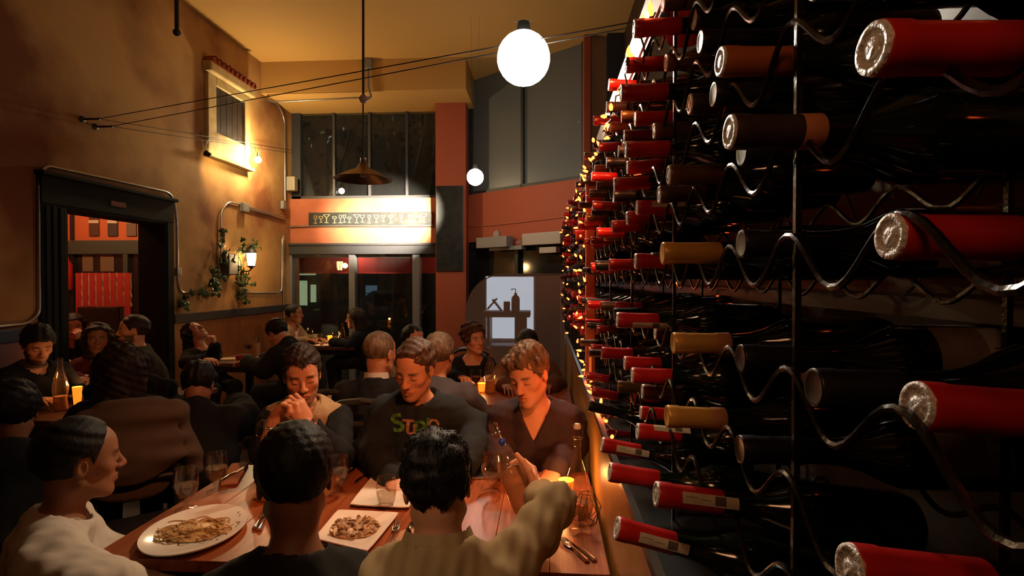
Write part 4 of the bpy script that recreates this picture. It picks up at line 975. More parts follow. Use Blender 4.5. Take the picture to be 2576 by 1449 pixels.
    if face:
        mix(np.exp(-((X - .042) ** 2 / .0004 + (Z + .025) ** 2 / .0005)) * (Y > .03), (sk[0] * 1.05, sk[1] * .72, sk[2] * .66), .5)
        mix(np.exp(-(X ** 2 / .0003 + (Z + .026) ** 2 / .0002)) * (Y > .09), (sk[0] * 1.05, sk[1] * .72, sk[2] * .66), .5)
        if stubble:
            jaw = ss(-.030 - Z + .25 * np.maximum(.05 - Y, 0) * 0, 0, .02) * ss(Y, -.01, .02) * (1 - ss(X, .0, .001) * 0)
            jaw = jaw * (1 - np.exp(-((X / .030) ** 4 + ((Z + .036) / .006) ** 2)) * .0); mous = np.exp(-((X / .030) ** 4 + ((Z + .047) / .008) ** 2)) * (Y > .07)
            chk = ss(.062 - np.hypot((X - .040) / 1., (Z + .020) / 1.) , .0, .03)
            jl = np.maximum(ss(-.055 - Z, 0, .02) * ss(Y, -.01, .015), mous) 
            side = ss(X, .042, .055) * ss(-Z, .02, .04) * ss(Y, -.012, .005)
            mix(np.clip(np.maximum(jl, side), 0, 1) * (1 - np.exp(-((X / .024) ** 4 + ((Z + .063) / .010) ** 4))), brow, stubble)
        lip = np.exp(-((X / .024) ** 4 + ((Z + .0625) / .0095) ** 4)) * (Y > .07); mix(lip, (sk[0] * .92, sk[1] * .50, sk[2] * .48), .75)
        mix(np.exp(-((X / .022) ** 6 + ((Z + .0628) / .0022) ** 2)) * (Y > .07), (.10, .02, .015), .8)
        bz = .0275 + .10 * (X - .012) - 2.6 * (X - .014) ** 2
        mix(np.exp(-(((X - .031) / .0185) ** 6 + ((Z - bz) / .0060) ** 2)) * (Y > .05), tuple(q * .6 for q in brow), 1.)
        if eyes == 'down':
            mix(np.exp(-(((X - .031) / .015) ** 6 + ((Z + .0005 - 6 * (X - .031) ** 2 * -1) / .0030) ** 2)) * (Y > .06), (.03, .015, .01), .85)
            mix(np.exp(-(((X - .031) / .017) ** 4 + ((Z - .012) / .005) ** 2)) * (Y > .06), (sk[0] * .6, sk[1] * .5, sk[2] * .45), .45)
        else:
            mix(np.exp(-(((X - .031) / .0135) ** 4 + ((Z - .005) / .0052) ** 4)) * (Y > .06), (.55, .45, .38), .8)
            mix(np.exp(-(((X - .031) / .0055) ** 4 + ((Z - .005) / .0055) ** 4)) * (Y > .06), (.03, .015, .01), .95)
            mix(np.exp(-(((X - .031) / .016) ** 6 + ((Z - .0105) / .0022) ** 2)) * (Y > .06), (.03, .015, .01), .85)
        mix(np.exp(-(((X - .008) / .004) ** 2 + ((Z + .034) / .003) ** 2)) * (Y > .09), (.06, .015, .01), .8)
    body = mobj('person', np_mesh('person', parts, M_skin, cols), None); tag(body, label, 'person', group)
    # ---- hair
    if hair:
        hm, t, kind = hair['mat'], hair.get('t', .012), hair.get('kind', 'short')
        G = Body(); G.el(hl((0, -.020, .040 + hair.get('lift', 0.))), [(.0755 + hair.get('ts', t)) * hs, (.095 + t) * hs, (.082 + hair.get('tt', t)) * hs], HM, .02)
        if kind == 'long':
            ln = hair.get('len', .30); w_ = hair.get('w', .05)
            for s in (1, -1):
                a_ = hl((.062 * s, -.025, .02)); bq = Vector((a_.x, a_.y, a_.z)) - Vector((0, 0, ln)) - bf * .03; G.rc(a_, bq, w_, w_ * .75, .04)
            a_ = hl((0, -.06, .0)); G.rc(a_, a_ - Vector((0, 0, ln * 1.02)) - bf * .03, w_ * 1.5, w_ * 1.3, .05)
        if kind == 'curly':
            rs = np.random.RandomState(4)
            for i in range(46):
                v = rs.normal(size=3); v /= np.linalg.norm(v)
                if v[2] < -.55 or (v[1] > .45 and v[2] < .35): continue
                G.el(hl((v[0] * .088, -.02 + v[1] * .105, .03 + v[2] * .092)), (.022 * hs,) * 3, None, .012)
        for q in hair.get('add', ()): G.el(hl(q[0]), [u * hs for u in q[1]], HM, .025)
        lo, hi = G.bounds(); lo -= .02; hi += .02; D, ax = G.field(lo, hi, HH)
        XX, YY, ZZ = np.meshgrid(*ax, indexing='ij'); PW = np.stack((XX, YY, ZZ), -1); PL = (PW - np.array(Hc, f32)) @ HM.astype(f32) / hs
        D = D + wob(PL, hair.get('seed', 1), hair.get('amp', .0022), hair.get('freq', 120))
        fh = hair.get('front', .074)
        yy = np.array([-.2, -.05, -.030, -.018, .012, .022, .040, .060, .075, .2]); nz = hair.get('nape', -.085); sb = hair.get('burn', -.005)
        zl = np.interp(PL[..., 1], yy, np.array([nz, nz, -.05, .028, .026, sb, .030 + (fh - .074) * .5, fh - .012, fh, fh + .02]))
        if hair.get('peak'): zl = zl - hair['peak'] * np.exp(-(PL[..., 0] / .02) ** 2) * (PL[..., 1] > .04) + hair['peak'] * .7 * np.exp(-((np.abs(PL[..., 0]) - .04) / .018) ** 2) * (PL[..., 1] > .03)
        if kind in ('long',): zl = np.where(PL[..., 1] < .03, -9., zl); zl = np.where((np.abs(PL[..., 0]) > .052) & (PL[..., 1] < .055), -9., zl)
        if kind == 'curly': zl = np.where(PL[..., 1] < .02, nz, zl); zl = np.where((np.abs(PL[..., 0]) > .060) & (PL[..., 1] < .06), -.07, zl)
        if not hair.get('all'): D = np.maximum(D, (zl - PL[..., 2]) * hs)
        if hair.get('bald'): D = np.maximum(D, (PL[..., 2] - hair['bald']) * hs - .0)
        D = np.maximum(D, -(np.sqrt((PL[..., 0] / .060) ** 2 + ((PL[..., 1] + .018) / .080) ** 2 + ((PL[..., 2] - .03) / .070) ** 2) - 1) * .06)
        V, Q = surfnet(D, lo, HH)
        hp = [(V, Q)]
        nt_ = hair.get('tufts', 0)
        if nt_ and len(Q):
            rs = np.random.RandomState(hair.get('seed', 1)); pk = Q[rs.randint(0, len(Q), nt_)]; c0 = V[pk].mean(1)
            nn = np.cross(V[pk[:, 1]] - V[pk[:, 0]], V[pk[:, 3]] - V[pk[:, 0]]); nn /= np.linalg.norm(nn, axis=1, keepdims=True) + 1e-9
            cl = np.array(hl((0, -.02, .03)), f32); rad = c0 - cl; rad /= np.linalg.norm(rad, axis=1, keepdims=True); flow = np.array(hl(hair.get('flow', (0, -.3, -1))), f32) - np.array(Hc, f32); flow /= np.linalg.norm(flow)
            ok = (nn * rad).sum(1) > .2; c0, nn, rad = c0[ok], nn[ok], rad[ok]; m = len(c0)
            tl = hair.get('tl', .02) * (.6 + .8 * rs.rand(m))[:, None] * hs
            ft = flow[None] - rad * (rad @ flow)[:, None]; ft /= np.linalg.norm(ft, axis=1, keepdims=True) + 1e-3; dr = rad * hair.get('up', .6) * .28 + ft + rs.normal(size=(m, 3)) * .13; dr /= np.linalg.norm(dr, axis=1, keepdims=True)
            a1 = np.cross(dr, rs.normal(size=(m, 3))); a1 /= np.linalg.norm(a1, axis=1, keepdims=True) + 1e-9; a2 = np.cross(dr, a1); wd_ = hair.get('tw', .0012) * hs
            base = c0 - rad * .003; mid = base + dr * tl * .55 + rad * .002; tip = base + dr * tl - rad * .15 * tl
            TV = np.concatenate([base + a1 * wd_, base - a1 * wd_ * .5 + a2 * wd_ * .8, base - a1 * wd_ * .5 - a2 * wd_ * .8, mid + a1 * wd_ * .7, mid - a1 * wd_ * .35 + a2 * wd_ * .6, mid - a1 * wd_ * .35 - a2 * wd_ * .6, tip]).astype(f32); r_ = np.arange(m); T = []
            for i in range(3):
                j = (i + 1) % 3; T += [np.stack((r_ + m * i, r_ + m * j, r_ + m * (3 + j)), 1), np.stack((r_ + m * i, r_ + m * (3 + j), r_ + m * (3 + i)), 1), np.stack((r_ + m * (3 + i), r_ + m * (3 + j), r_ + m * 6), 1)]
            hp.append((TV, np.concatenate(T)))
        mobj('hair', np_mesh('hair', hp, hm), None, body)
    # ---- clothes
    objs = {}
    for g in tops:
        G = Body(); off = g.get('off', .013)
        if g.get('torso', True):
            torso(G, off)
            if g.get('neckup'): G.rc(nb_ - sp * .02, nb_.lerp(hb, g['neckup']), .062 + off, .058 + off, .02)
            if g.get('hood'): G.el(nb_ - bfl * .06 - sp * .02, (.13, .07, .10), TM, .04)
        if g.get('sleeves', True):
            for s in (1, -1): arm(G, s, off + g.get('slack', .008), g.get('end', .93))
        if g.get('sleeves', True) and not g.get('torso', True): pass
        lo, hi = G.bounds(); lo -= .03; hi += .03; D, ax = G.field(lo, hi, HG)
        XX, YY, ZZ = np.meshgrid(*ax, indexing='ij'); PW = np.stack((XX, YY, ZZ), -1)
        D = D + wob(PW, g.get('seed', 3), g.get('amp', .0035), 34) + wob(PW, g.get('seed', 3) + 9, g.get('amp', .0035) * .45, 80)
        nbv = np.array(nb_, f32); T3 = TM.astype(f32); R_ = (PW - nbv) @ T3              # x right, y front, z up from the neck base
        nr = g.get('neck', .072)
        hole = np.sqrt((R_[..., 0]) ** 2 + (R_[..., 1] - .02) ** 2) - nr - np.clip(R_[..., 2], 0, .2) * .3
        if g.get('torso', True) and not g.get('neckup'): D = np.maximum(D, -np.maximum(hole, -.045 - R_[..., 2]))
        if g.get('vneck'):
            vd = g['vneck']; wedge = np.abs(R_[..., 0]) - np.clip((R_[..., 2] + vd) * g.get('vw', .48), 0, .08); D = np.maximum(D, -np.maximum(np.maximum(wedge, -R_[..., 1]), -(R_[..., 2] + vd)))
        if g.get('torso') is not None and g.get('sleeves') is False:
            D = np.maximum(D, np.abs(R_[..., 0]) - g.get('armw', .185))
        if g.get('torso', True) is False:
            D = np.maximum(D, -(np.abs(R_[..., 0]) - .12))
        V, Q = surfnet(D, lo, HG)
        if len(Q): objs[g['name']] = mobj(g['name'], np_mesh(g['name'], [(V, Q)], g['mat']), None, body)
    if trousers and legs:
        G = Body(); leg(G, .010); G.rc(hip + bx_ * .07, hip - bx_ * .07, .13, .13, .05)
        lo, hi = G.bounds(); lo -= .03; hi += .03; D, ax = G.field(lo, hi, HB); V, Q = surfnet(D, lo, HB); mobj('trousers', np_mesh('trousers', [(V, Q)], cloth('dark_trousers', (.012, .012, .014))), None, body)
    info = dict(body=body, objs=objs, nb=nb_, hb=hb, bx=bx_, bf=bfl, sp=sp, hl=hl, sh=sh, A=A, HM=HM, hip=hip)
    return info
def collar(info, m, r=.066, h=.045, flare=.016, gap=.5, name='collar', zoff=-.01, tilt=.35):
    """open-fronted folded collar standing around the neck"""
    nb_, bx_, bf, sp = info['nb'], info['bx'], info['bf'], info['sp']; ax = (info['hb'] - nb_).normalized(); ax = (ax + bf * -tilt * .3).normalized()
    x = bx_; y = ax.cross(x).normalized(); y = y if y.dot(bf) > 0 else -y
    M = Matrix(((x.x, y.x, ax.x, 0), (x.y, y.y, ax.y, 0), (x.z, y.z, ax.z, 0), (0, 0, 0, 1))); M.translation = nb_ + bf * .022 + ax * zoff
    n = 30; a0 = math.pi / 2 + gap; a1 = math.pi / 2 - gap + 2 * math.pi; V = []; Q = []
    prof = [(r * 1.06, 0), (r, h), (r + .004, h + .004), (r + flare, h * .25), (r + flare + .003, -.012), (r * 1.10, -.010)]; m_ = len(prof)
    for i in range(n + 1):
        u = i / n; tp = min(1., min(u, 1 - u) / .16); tp = tp * tp * (3 - 2 * tp); t = a0 + (a1 - a0) * u
        for (rr, z) in prof: q = (r * 1.06 + (rr - r * 1.06) * (.15 + .85 * tp), z * (.1 + .9 * tp) - .012 * (1 - tp)); V.append(M @ Vector((q[0] * math.cos(t), q[0] * math.sin(t), q[1])))
    for i in range(n):
        for j in range(m_ - 1): Q.append((i * m_ + j, (i + 1) * m_ + j, (i + 1) * m_ + j + 1, i * m_ + j + 1))
    b = MB().add(V, Q)
    return b.build(name, m, info['body'], True)
# ================================================================== tables, chairs and table settings
TZ = .75
def table(name, label, x0, x1, y0, y1, planks, along='y', m=None, z=TZ, ped=False):
    t = thing(name, label, 'table', ((x0 + x1) / 2, (y0 + y1) / 2, 0)); m = m or M_wood; w_, d_ = x1 - x0, y1 - y0
    for i in range(planks):
        if along == 'y': a = -w_ / 2 + w_ * i / planks; MB().bx((a + .0006, -d_ / 2, z - .035), (a + w_ / planks - .0006, d_ / 2, z), .0015).build('plank', m, t)
        else: a = -d_ / 2 + d_ * i / planks; MB().bx((-w_ / 2, a + .0006, z - .035), (w_ / 2, a + d_ / planks - .0006, z), .0015).build('plank', m, t)
    MB().bx((-w_ / 2 + .06, -d_ / 2 + .06, z - .10), (w_ / 2 - .06, d_ / 2 - .06, z - .036)).build('apron', M_black, t)
    if ped:
        MB().tube([(0, 0, .03), (0, 0, z - .10)], .04, 14).build('pedestal', M_black, t, True); MB().lathe([(0, .0), (.24, 0), (.24, .015), (.05, .04), (0, .04)], 24).build('base', M_black, t, True)
    else:
        for sx in (-1, 1):
            for sy in (-1, 1): MB().bx((sx * (w_ / 2 - .09) - .03, sy * (d_ / 2 - .09) - .03, 0), (sx * (w_ / 2 - .09) + .03, sy * (d_ / 2 - .09) + .03, z - .10), .004).build('leg', M_black, t)
    return t
table('dining_table', 'long reddish wooden table in front where six men dine', -1.35, .182, 1.50, 2.30, 9)
table('dining_table', 'wooden table behind the three facing men', -1.55, .18, 3.52, 4.25, 8)
M_wood2 = mat('dark_table_wood', (.13, .045, .016), .35, col2=(.09, .03, .01), nscale=6, stretch=(2, 12, 4))
table('dining_table', 'small dark table against the left wall by the laughing woman', -3.42, -2.80, 5.12, 5.80, 5, 'x', M_wood2, ped=True)
table('dining_table', 'dark corner table with candles at the far left', -3.28, -2.50, 2.95, 3.95, 6, 'x', M_wood2)
table('dining_table', 'small wooden table at the shop window with a candle', -3.0, -2.35, 6.42, 7.1, 5, 'x', M_wood2, ped=True)
# ---- chairs
M_chair = mat('black_chair_wood', (.018, .014, .012), .35)
def chair(label, x, y, yaw, first=[None]):
    a = math.radians(yaw)
    if first[0] is None:
        t = thing('dining_chair', label, 'chair', (x, y, 0), a); first[0] = t
        MB().box((0, 0, .44), (.42, .42, .035), None, .01).build('seat', M_chair, t)
        for sx in (-1, 1):
            MB().tube([(sx * .18, -.18, 0), (sx * .18, -.17, .425)], .018, 8).build('leg', M_chair, t)
            MB().tube([(sx * .18, .21, 0), (sx * .18, .19, .44), (sx * .17, .25, .90)], .018, 8).build('leg', M_chair, t)
        for z in (.62, .72, .82): MB().tube([(-.17, .215 + (z - .6) * .12, z), (0, .235 + (z - .6) * .12, z), (.17, .215 + (z - .6) * .12, z)], .016, 8).build('back_slat', M_chair, t)
        MB().tube([(-.18, .25, .90), (-.10, .265, .935), (0, .272, .945), (.10, .265, .935), (.18, .25, .90)], .018, 8).build('top_rail', M_chair, t)
        return t
    c = copy_tree(first[0]); c.location = (x, y, 0); c.rotation_euler = (0, 0, a); c['label'] = label; return c
# ---- vessels
GLP = [(.036, 0), (.036, .003), (.012, .008), (.008, .016), (.009, .030), (.022, .045), (.036, .065), (.0415, .09), (.041, .115), (.037, .150)]
M_water = mat('pale_drink', (.30, .16, .08), .05, spec=.6)
def goblet(label, x, y, fill=.6, drink=None, h=1., z=TZ, cat='glass'):
    p = atz(x, y, z) if isinstance(x, int) else Vector((x, y, z))
    t = thing('water_goblet', label, cat, (p.x, p.y, z + .0005))
    MB().lathe([(r * h, zz * h) for r, zz in GLP] + [(r * h - .0015, zz * h) for r, zz in GLP[::-1][:5]], 28).build('glass', M_glass, t, True)
    if fill: 
        zz = .047 + (.145 - .047) * fill; pr = [(0, .049), (.020, .049), (.0345, .067), (.0395, .09)] + ([(.0395, zz)] if zz > .09 else [])
        pr = [q for q in pr if q[1] <= zz] + [(0, max(q[1] for q in pr if q[1] <= zz) + .0005)]
        MB().lathe([(r * h, q * h) for r, q in pr], 24).build('drink', drink or glassmat('water', (.92, .86, .78), .08, (.5, .35, .22), refl=1.4), t, True)
    return t
goblet('water goblet with candle glints beside the oval pasta plate', 468, 1283, .45)
goblet('water goblet standing beside the napkin and knife at the left', 545, 1237, .5)
goblet('water goblet between the man with folded hands and the short haired man', 851, 1246, .5)
goblet('water goblet under the neck of the tilted bottle', 1237, 1238, .42)
goblet('amber lit water goblet at the right table edge beside the wire holder', 1461, 1338, .55)
t = thing('tumbler', 'stemless water glass standing between the two square plates', 'glass', atz(972, 1279, TZ) + Vector((0, 0, .001)))
MB().lathe([(0, .002), (.016, .002), (.028, .02), (.036, .06), (.036, .09), (.031, .115)], 28).build('glass', M_glass, t, True); MB().lathe([(0, .004), (.015, .004), (.027, .021), (.0345, .058), (0, .0585)], 24).build('drink', MATS['water'], t, True)
# swing top bottles
BP = [(0, 0), (.036, 0), (.041, .006), (.0425, .02), (.0425, .13), (.040, .15), (.030, .185), (.0185, .22), (.0145, .245), (.0135, .275), (.016, .277), (.0165, .284), (.0165, .292), (.0145, .297), (.011, .297)]
M_tint = glassmat('bottle_glass', (.96, .92, .88), .06, (.5, .32, .2), refl=1.5)
def swing(label, loc, rot=None, fill=.5, closed=False, blue=False, s=1.):
    t = thing('swing_top_bottle', label, 'bottle', loc, 0, None, rot)
    MB().lathe([(r * s, z * s) for r, z in BP], 30).build('glass', M_tint, t, True)
    if fill:
        zz = fill * .15; MB().lathe([(0, .004), (.034, .004), (.040, .012), (.040, zz), (0, zz + .0005)], 24).build('water', glassmat('bottle_water', (.84, .66, .48), .55, (.62, .33, .15), refl=1.2), t, True)
    if blue: MB().lathe([(0, zz + .0012), (.0395, zz + .0012)], 24).build('water_surface', mat('pale_water_surface', (.85, .74, .50), .25), t, True)
    w_ = MB(); w_.tube(bez([(-.017, 0, .262), (-.020, 0, .30), (-.045, .006, .28), (-.05, .006, .235), (-.03, .003, .23)], .006, 4) if not closed else bez([(-.017, 0, .26), (-.02, 0, .31), (0, 0, .318), (.02, 0, .31), (.017, 0, .26)], .008, 4), .0014, 5)
    w_.lathe([(.0150, .262), (.0162, .263), (.0162, .266), (.0150, .267)], 16); w_.build('wire_bail', M_chrome, t, True)
    if closed: MB().lathe([(0, .318), (.009, .316), (.014, .305), (.013, .298), (0, .298)], 16).build('stopper', M_white, t, True)
    elif blue: MB().ball((-.036, .004, .226), (.012, .012, .014), 14).build('stopper', mat('blue_stopper', (.01, .05, .42), .25, coat=.4), t, True)
    return t
swing('open swing top water bottle standing behind the short haired man', (atz(676, 1255, TZ).x, atz(676, 1255, TZ).y, TZ + .0005))
swing('small corked swing top bottle beside the glowing candle', (atz(1452, 1290, TZ).x, atz(1452, 1290, TZ).y, TZ + .0005), closed=True, fill=.3, s=.86)
M_ = Vector((0, 0, 1))
BT = aty(1238, 1066, 1.80); BB = aty(1316, 1262, 1.72); up_ = (BT - BB).normalized()
rq = up_.to_track_quat('Z', 'X'); base = BT - up_ * .297
swing('tilted swing top bottle with blue stopper held over the table', base, (rq @ Euler((0, 0, math.pi * .85)).to_quaternion()).to_euler(), fill=.95, blue=True)
# tall clear bottles on the other tables
def decanter(label, x, y, Y, z=TZ, s=1., m=None):
    p = aty(x, y, Y); t = thing('water_bottle', label, 'bottle', (p.x, Y, z + .0005))
    MB().lathe([(r * s, q * s) for r, q in [(0, 0), (.040, 0), (.043, .01), (.036, .07), (.043, .13), (.040, .17), (.022, .24), (.015, .28), (.015, .32), (.017, .322), (.017, .332), (.012, .332)]], 26).build('glass', m or M_tint, t, True)
    MB().lathe([(r * s, q * s) for r, q in [(0, .005), (.038, .006), (.040, .012), (.034, .07), (.036, .09), (0, .0905)]], 22).build('water', MATS['bottle_water'], t, True); return t
decanter('tall clear bottle half full on the table behind the fair haired man', 1233, 985, 3.9)
decanter('clear bottle beside the woman at the window table', 862, 850, 6.75, s=.85)
decanter('clear bottle on the dim corner table beside the candle', 152, 1000, 3.2)
# ---- plates and food
def plate_square(label, pts, z=TZ):
    P = [atz(x, y, z + .012) for x, y in pts]; c = sum(P, Vector()) / 4; t = thing('square_plate', label, 'plate', (c.x, c.y, z + .0005))
    b = MB(); rings = [(.62, .004), (.66, .006), (.90, .012), (1.0, .014), (1.0, .010), (.62, .0), ]
    V = []; 
    for s, h in rings:
        for i in range(4):
            a, d = P[i] - c, P[(i + 1) % 4] - c
            for k in range(6):
                q = a.lerp(d, (k + .0) / 6); rr = q * s
                if k == 0: rr = rr * .975
                V.append(Vector((rr.x, rr.y, h)))
    n = 24; Q = [tuple(range(n)), tuple(range(5 * n, 6 * n))[::-1]]
    for j in range(5):
        for i in range(n): Q.append((j * n + i, j * n + (i + 1) % n, (j + 1) * n + (i + 1) % n, (j + 1) * n + i))
    b.add(V, Q); b.build('dish', M_white, t, True); return t, c, P
tA, cA, PA = plate_square('square white plate with mushroom dish nearest the camera', [(850, 1283), (1005, 1290), (925, 1388), (790, 1355)])
tB, cB, PB = plate_square('square white plate further back with a few scraps left', [(968, 1160), (1085, 1165), (1030, 1278), (878, 1270)])
pc = atz(492, 1333, TZ + .012); e0 = atz(366, 1340, TZ + .012); e1_ = atz(616, 1322, TZ + .012); f0 = atz(505, 1274, TZ + .012); f1 = atz(480, 1390, TZ + .012)
rx = (e1_ - e0).length / 2; ry = (f1 - f0).length / 2; ang = math.atan2((e1_ - e0).y, (e1_ - e0).x)
tC = thing('oval_plate', 'large oval white plate with pale pasta at the left', 'plate', (pc.x, pc.y, TZ + .0005), ang)
MB().lathe([(0, .004), (.58, .004), (.66, .009), (.97, .020), (1.0, .021), (1.0, .017), (.6, .0), (0, 0)], 48, Matrix.Diagonal((rx, ry, 1, 1))).build('dish', M_white, tC, True)
random.seed(9); M_pasta = mat('cream_pasta', (.60, .40, .19), .4, col2=(.5, .30, .12), nscale=20)
fd = thing('pasta_serving', 'heap of pale spaghetti on the oval plate', 'food', (pc.x, pc.y, TZ + .006))
b = MB()
for i in range(110):
    a = random.random() * 6.28; r = math.sqrt(random.random()) * .075; c = Vector((1.35 * r * math.cos(a), r * math.sin(a), 0)); th = random.random() * 6.28; rr = random.uniform(.012, .04); hz = .006 + .022 * max(0, 1 - r / .08) * random.random()
    b.tube([c + Vector((rr * math.cos(th + k * .5), rr * math.sin(th + k * .5) * .8, hz + .003 * math.sin(k + i))) for k in range(7)], .0022, 5)
o = b.build('spaghetti', M_pasta, fd, True); o['kind'] = 'stuff'
MB().lathe([(0, .022), (.03, .018), (.06, .008), (.075, .001), (0, .0)], 20, Matrix.Diagonal((1.3, 1, 1, 1))).build('sauce', M_pasta, fd, True)
for i in range(9):
    a = random.uniform(-.7, .9); MB().ball((rx * .86 * math.cos(a), ry * .86 * math.sin(a), .0195), (.003, .002, .0012), 6).build('herb_fleck', mat('herb', (.03, .03, .01), .8), tC)
fe_ = thing('mushroom_dish', 'brown mushroom dish under pale sauce on the square plate', 'food', (cA.x, cA.y, TZ + .007))
M_mush = mat('brown_mushroom', (.14, .065, .025), .45, col2=(.42, .29, .16), nscale=50, bump=.3); M_sauce = mat('cheese_cream', (.62, .47, .30), .5, col2=(.48, .32, .18), nscale=40)
MB().lathe([(0, .012), (.04, .011), (.075, .005), (.085, 0), (0, 0)], 28, Matrix.Diagonal((1.05, .8, 1, 1))).build('sauce_bed', M_sauce, fe_, True)
for i in range(110):
    a = random.random() * 6.28; r = math.sqrt(random.random()) * .078; s = random.uniform(.007, .013)
    MB().ball((1.0 * r * math.cos(a), .8 * r * math.sin(a), .006 + .012 * (1 - r / .08) + .003 * random.random()), (s * 1.4, s * .9, s * .32), 8, Euler((random.uniform(-.9, .9), random.uniform(-.9, .9), random.random() * 6)).to_matrix()).build('mushroom_slice' if i % 3 else 'cream_blob', M_mush if i % 3 else M_sauce, fe_, True)
sc_ = thing('food_scraps', 'small heap of leftover crusts on the further square plate', 'food', (cB.x + .03, cB.y + .06, TZ + .007))
for i in range(14):
    s = random.uniform(.006, .013); MB().ball((random.gauss(.03, .03), random.gauss(0, .022), .004 + random.random() * .006), (s * 1.5, s, s * .55), 8, Euler((0, random.uniform(-.4, .4), random.random() * 6)).to_matrix()).build('crust', M_mush if i % 2 else M_pasta, sc_, True)
# ---- cutlery: built along +Y, handle end at the origin
def cutlery(kind, label, tail, tip, z=TZ + .0015):
    a = atz(*tail, z); b_ = atz(*tip, z); L = (b_ - a).length; rz = math.atan2(-(b_ - a).x, (b_ - a).y); k = max(.8, min(1.25, L / .2))
    t = thing(kind, label, kind, (a.x, a.y, z), rz); L = .2 * k
    MB().tube([(0, 0, .002), (0, L * .12, .003), (0, L * .35, .006), (0, L * .58, .004)], [.0085, .0075, .005, .0035], 8).build('handle', M_chrome, t, True)
    if kind == 'fork':
        MB().ball((0, L * .66, .004), (.0115, .022, .0018), 12).build('neck', M_chrome, t, True)
        for i in range(4): MB().tube([((i - 1.5) * .0064, L * .68, .0035), ((i - 1.5) * .0068, L * .86, .005), ((i - 1.5) * .0066, L, .002)], [.0022, .0017, .0009], 5).build('tine', M_chrome, t, True)
    elif kind == 'spoon': MB().ball((0, L * .82, .004), (.019, .034, .004), 16).build('bowl', M_chrome, t, True)
    else: MB().poly([(-.003, L * .55, .003), (.009, L * .60, .003), (.0105, L * .85, .003), (.004, L, .003), (-.004, L * .97, .003)], (0, 0, .0022)).build('blade', M_chrome, t)
    return t
cutlery('fork', 'steel fork right of the mushroom plate', (977, 1398), (1005, 1300)); cutlery('knife', 'steel table knife between fork and spoon', (992, 1404), (1036, 1314)); cutlery('spoon', 'steel spoon beside the man in the khaki shirt', (1024, 1402), (1047, 1312))
cutlery('knife', 'steel knife lying at the lower right table corner', (1497, 1412), (1428, 1357)); cutlery('fork', 'steel fork lying left of the knife at the right corner', (1478, 1414), (1418, 1362))
cutlery('knife', 'knife lying at the far side left of the further plate', (936, 1183), (893, 1218)); cutlery('fork', 'fork lying beside the far knife', (889, 1182), (868, 1204)); cutlery('fork', 'fork half hidden by the short haired mans shoulder', (640, 1332), (664, 1296)); cutlery('knife', 'knife beside the half hidden fork', (652, 1336), (672, 1300))
t = thing('napkin_roll', 'folded pink napkin at the left end of the table', 'napkin', atz(590, 1196, TZ) + Vector((0, 0, .001)), .35)
MB().box((0, 0, .008), (.07, .24, .016), None, .006).build('cloth', mat('pink_napkin', (.50, .28, .20), .9), t)
cutlery('knife', 'knife lying on the pink napkin', (556, 1212), (612, 1178), TZ + .0175)
ph = thing('phone', 'dark phone with silver rim lying by the goblet stem', 'phone', atz(1210, 1190, TZ) + Vector((0, 0, .001)), .1)
MB().box((0, 0, .005), (.075, .15, .009), None, .003).build('case', M_chrome, ph); MB().box((0, 0, .0098), (.068, .14, .001)).build('screen', M_ledge, ph)
# ---- candles
M_flame = mat('candle_flame', (1, .7, .2), .5, emit=(1, .55, .12), estr=22)
def candle(label, p, h=.075, r0=.024, r1=.032, glow=2.2, en=1.2, col=(1, .42, .06)):
    t = thing('candle_glass', label, 'candle', p)
    MB().lathe([(0, 0), (r0, 0), (r1, h), (r1 - .002, h), (r0 - .002, .004), (0, .004)], 24).build('glass', mat(f'amber_candle_glass_{glow}', col, .3, emit=(1, .20, .012), estr=glow * .8), t, True)
    MB().lathe([(0, h * .52), (.005, h * .56), (.006, h * .62), (.002, h * .74), (0, h * .80)], 10).build('flame', M_flame, t, True)
    MB().lathe([(0, h * .5), (r0 * .9, h * .5), (r0 * .9, .005), (0, .005)], 16).build('wax', mat('wax', (.6, .35, .12), .5), t, True)
    light('candle_light', 'POINT', Vector(p) + Vector((0, 0, h + .03)), en, (1, .42, .12), .02); return t
p = atz(1424, 1246, TZ); candle('glowing amber candle glass behind the raised elbow', (p.x, p.y, TZ + .0005), .06, .024, .030, 1.6, 1.8)
p = aty(195, 1035, 3.25); candle('tall glowing amber candle glass on the dim corner table', (p.x, 3.25, TZ + .0005), .14, .017, .027, 1.4, 1.3)
p = aty(238, 950, 3.7); candle('small candle flickering further back on the corner table', (p.x, 3.7, TZ + .0005), .06, .022, .028, 1.4, 1.2)
p = aty(830, 850, 6.75); candle('glowing candle on the window table', (p.x, 6.75, TZ + .0005), .11, .026, .030, 2.6, 1.4)
p = aty(1212, 985, 3.95); candle('amber candle beside the tall clear bottle', (p.x, 3.95, TZ + .0005), .06, .024, .030, 1.5, .9)
# wire polyhedron holder
hp_ = atz(1487, 1322, TZ); wh = thing('wire_holder', 'black geometric wire candle holder at the right table edge', 'candle holder', (hp_.x - .012, hp_.y + .02, TZ + .001))
ring = lambda r, z, n, a0=0: [(r * math.cos(a0 + 2 * math.pi * i / n), r * math.sin(a0 + 2 * math.pi * i / n), z) for i in range(n)]
A_, B_, C_ = ring(.032, .002, 5), ring(.052, .05, 5, .3), ring(.022, .10, 5)
for i in range(5):
    for a, b_ in ((A_[i], A_[(i + 1) % 5]), (A_[i], B_[i]), (B_[i], C_[i]), (C_[i], C_[(i + 1) % 5]), (B_[i], A_[(i + 1) % 5])): MB().tube([a, b_], .0013, 5).build('wire', M_black, wh)
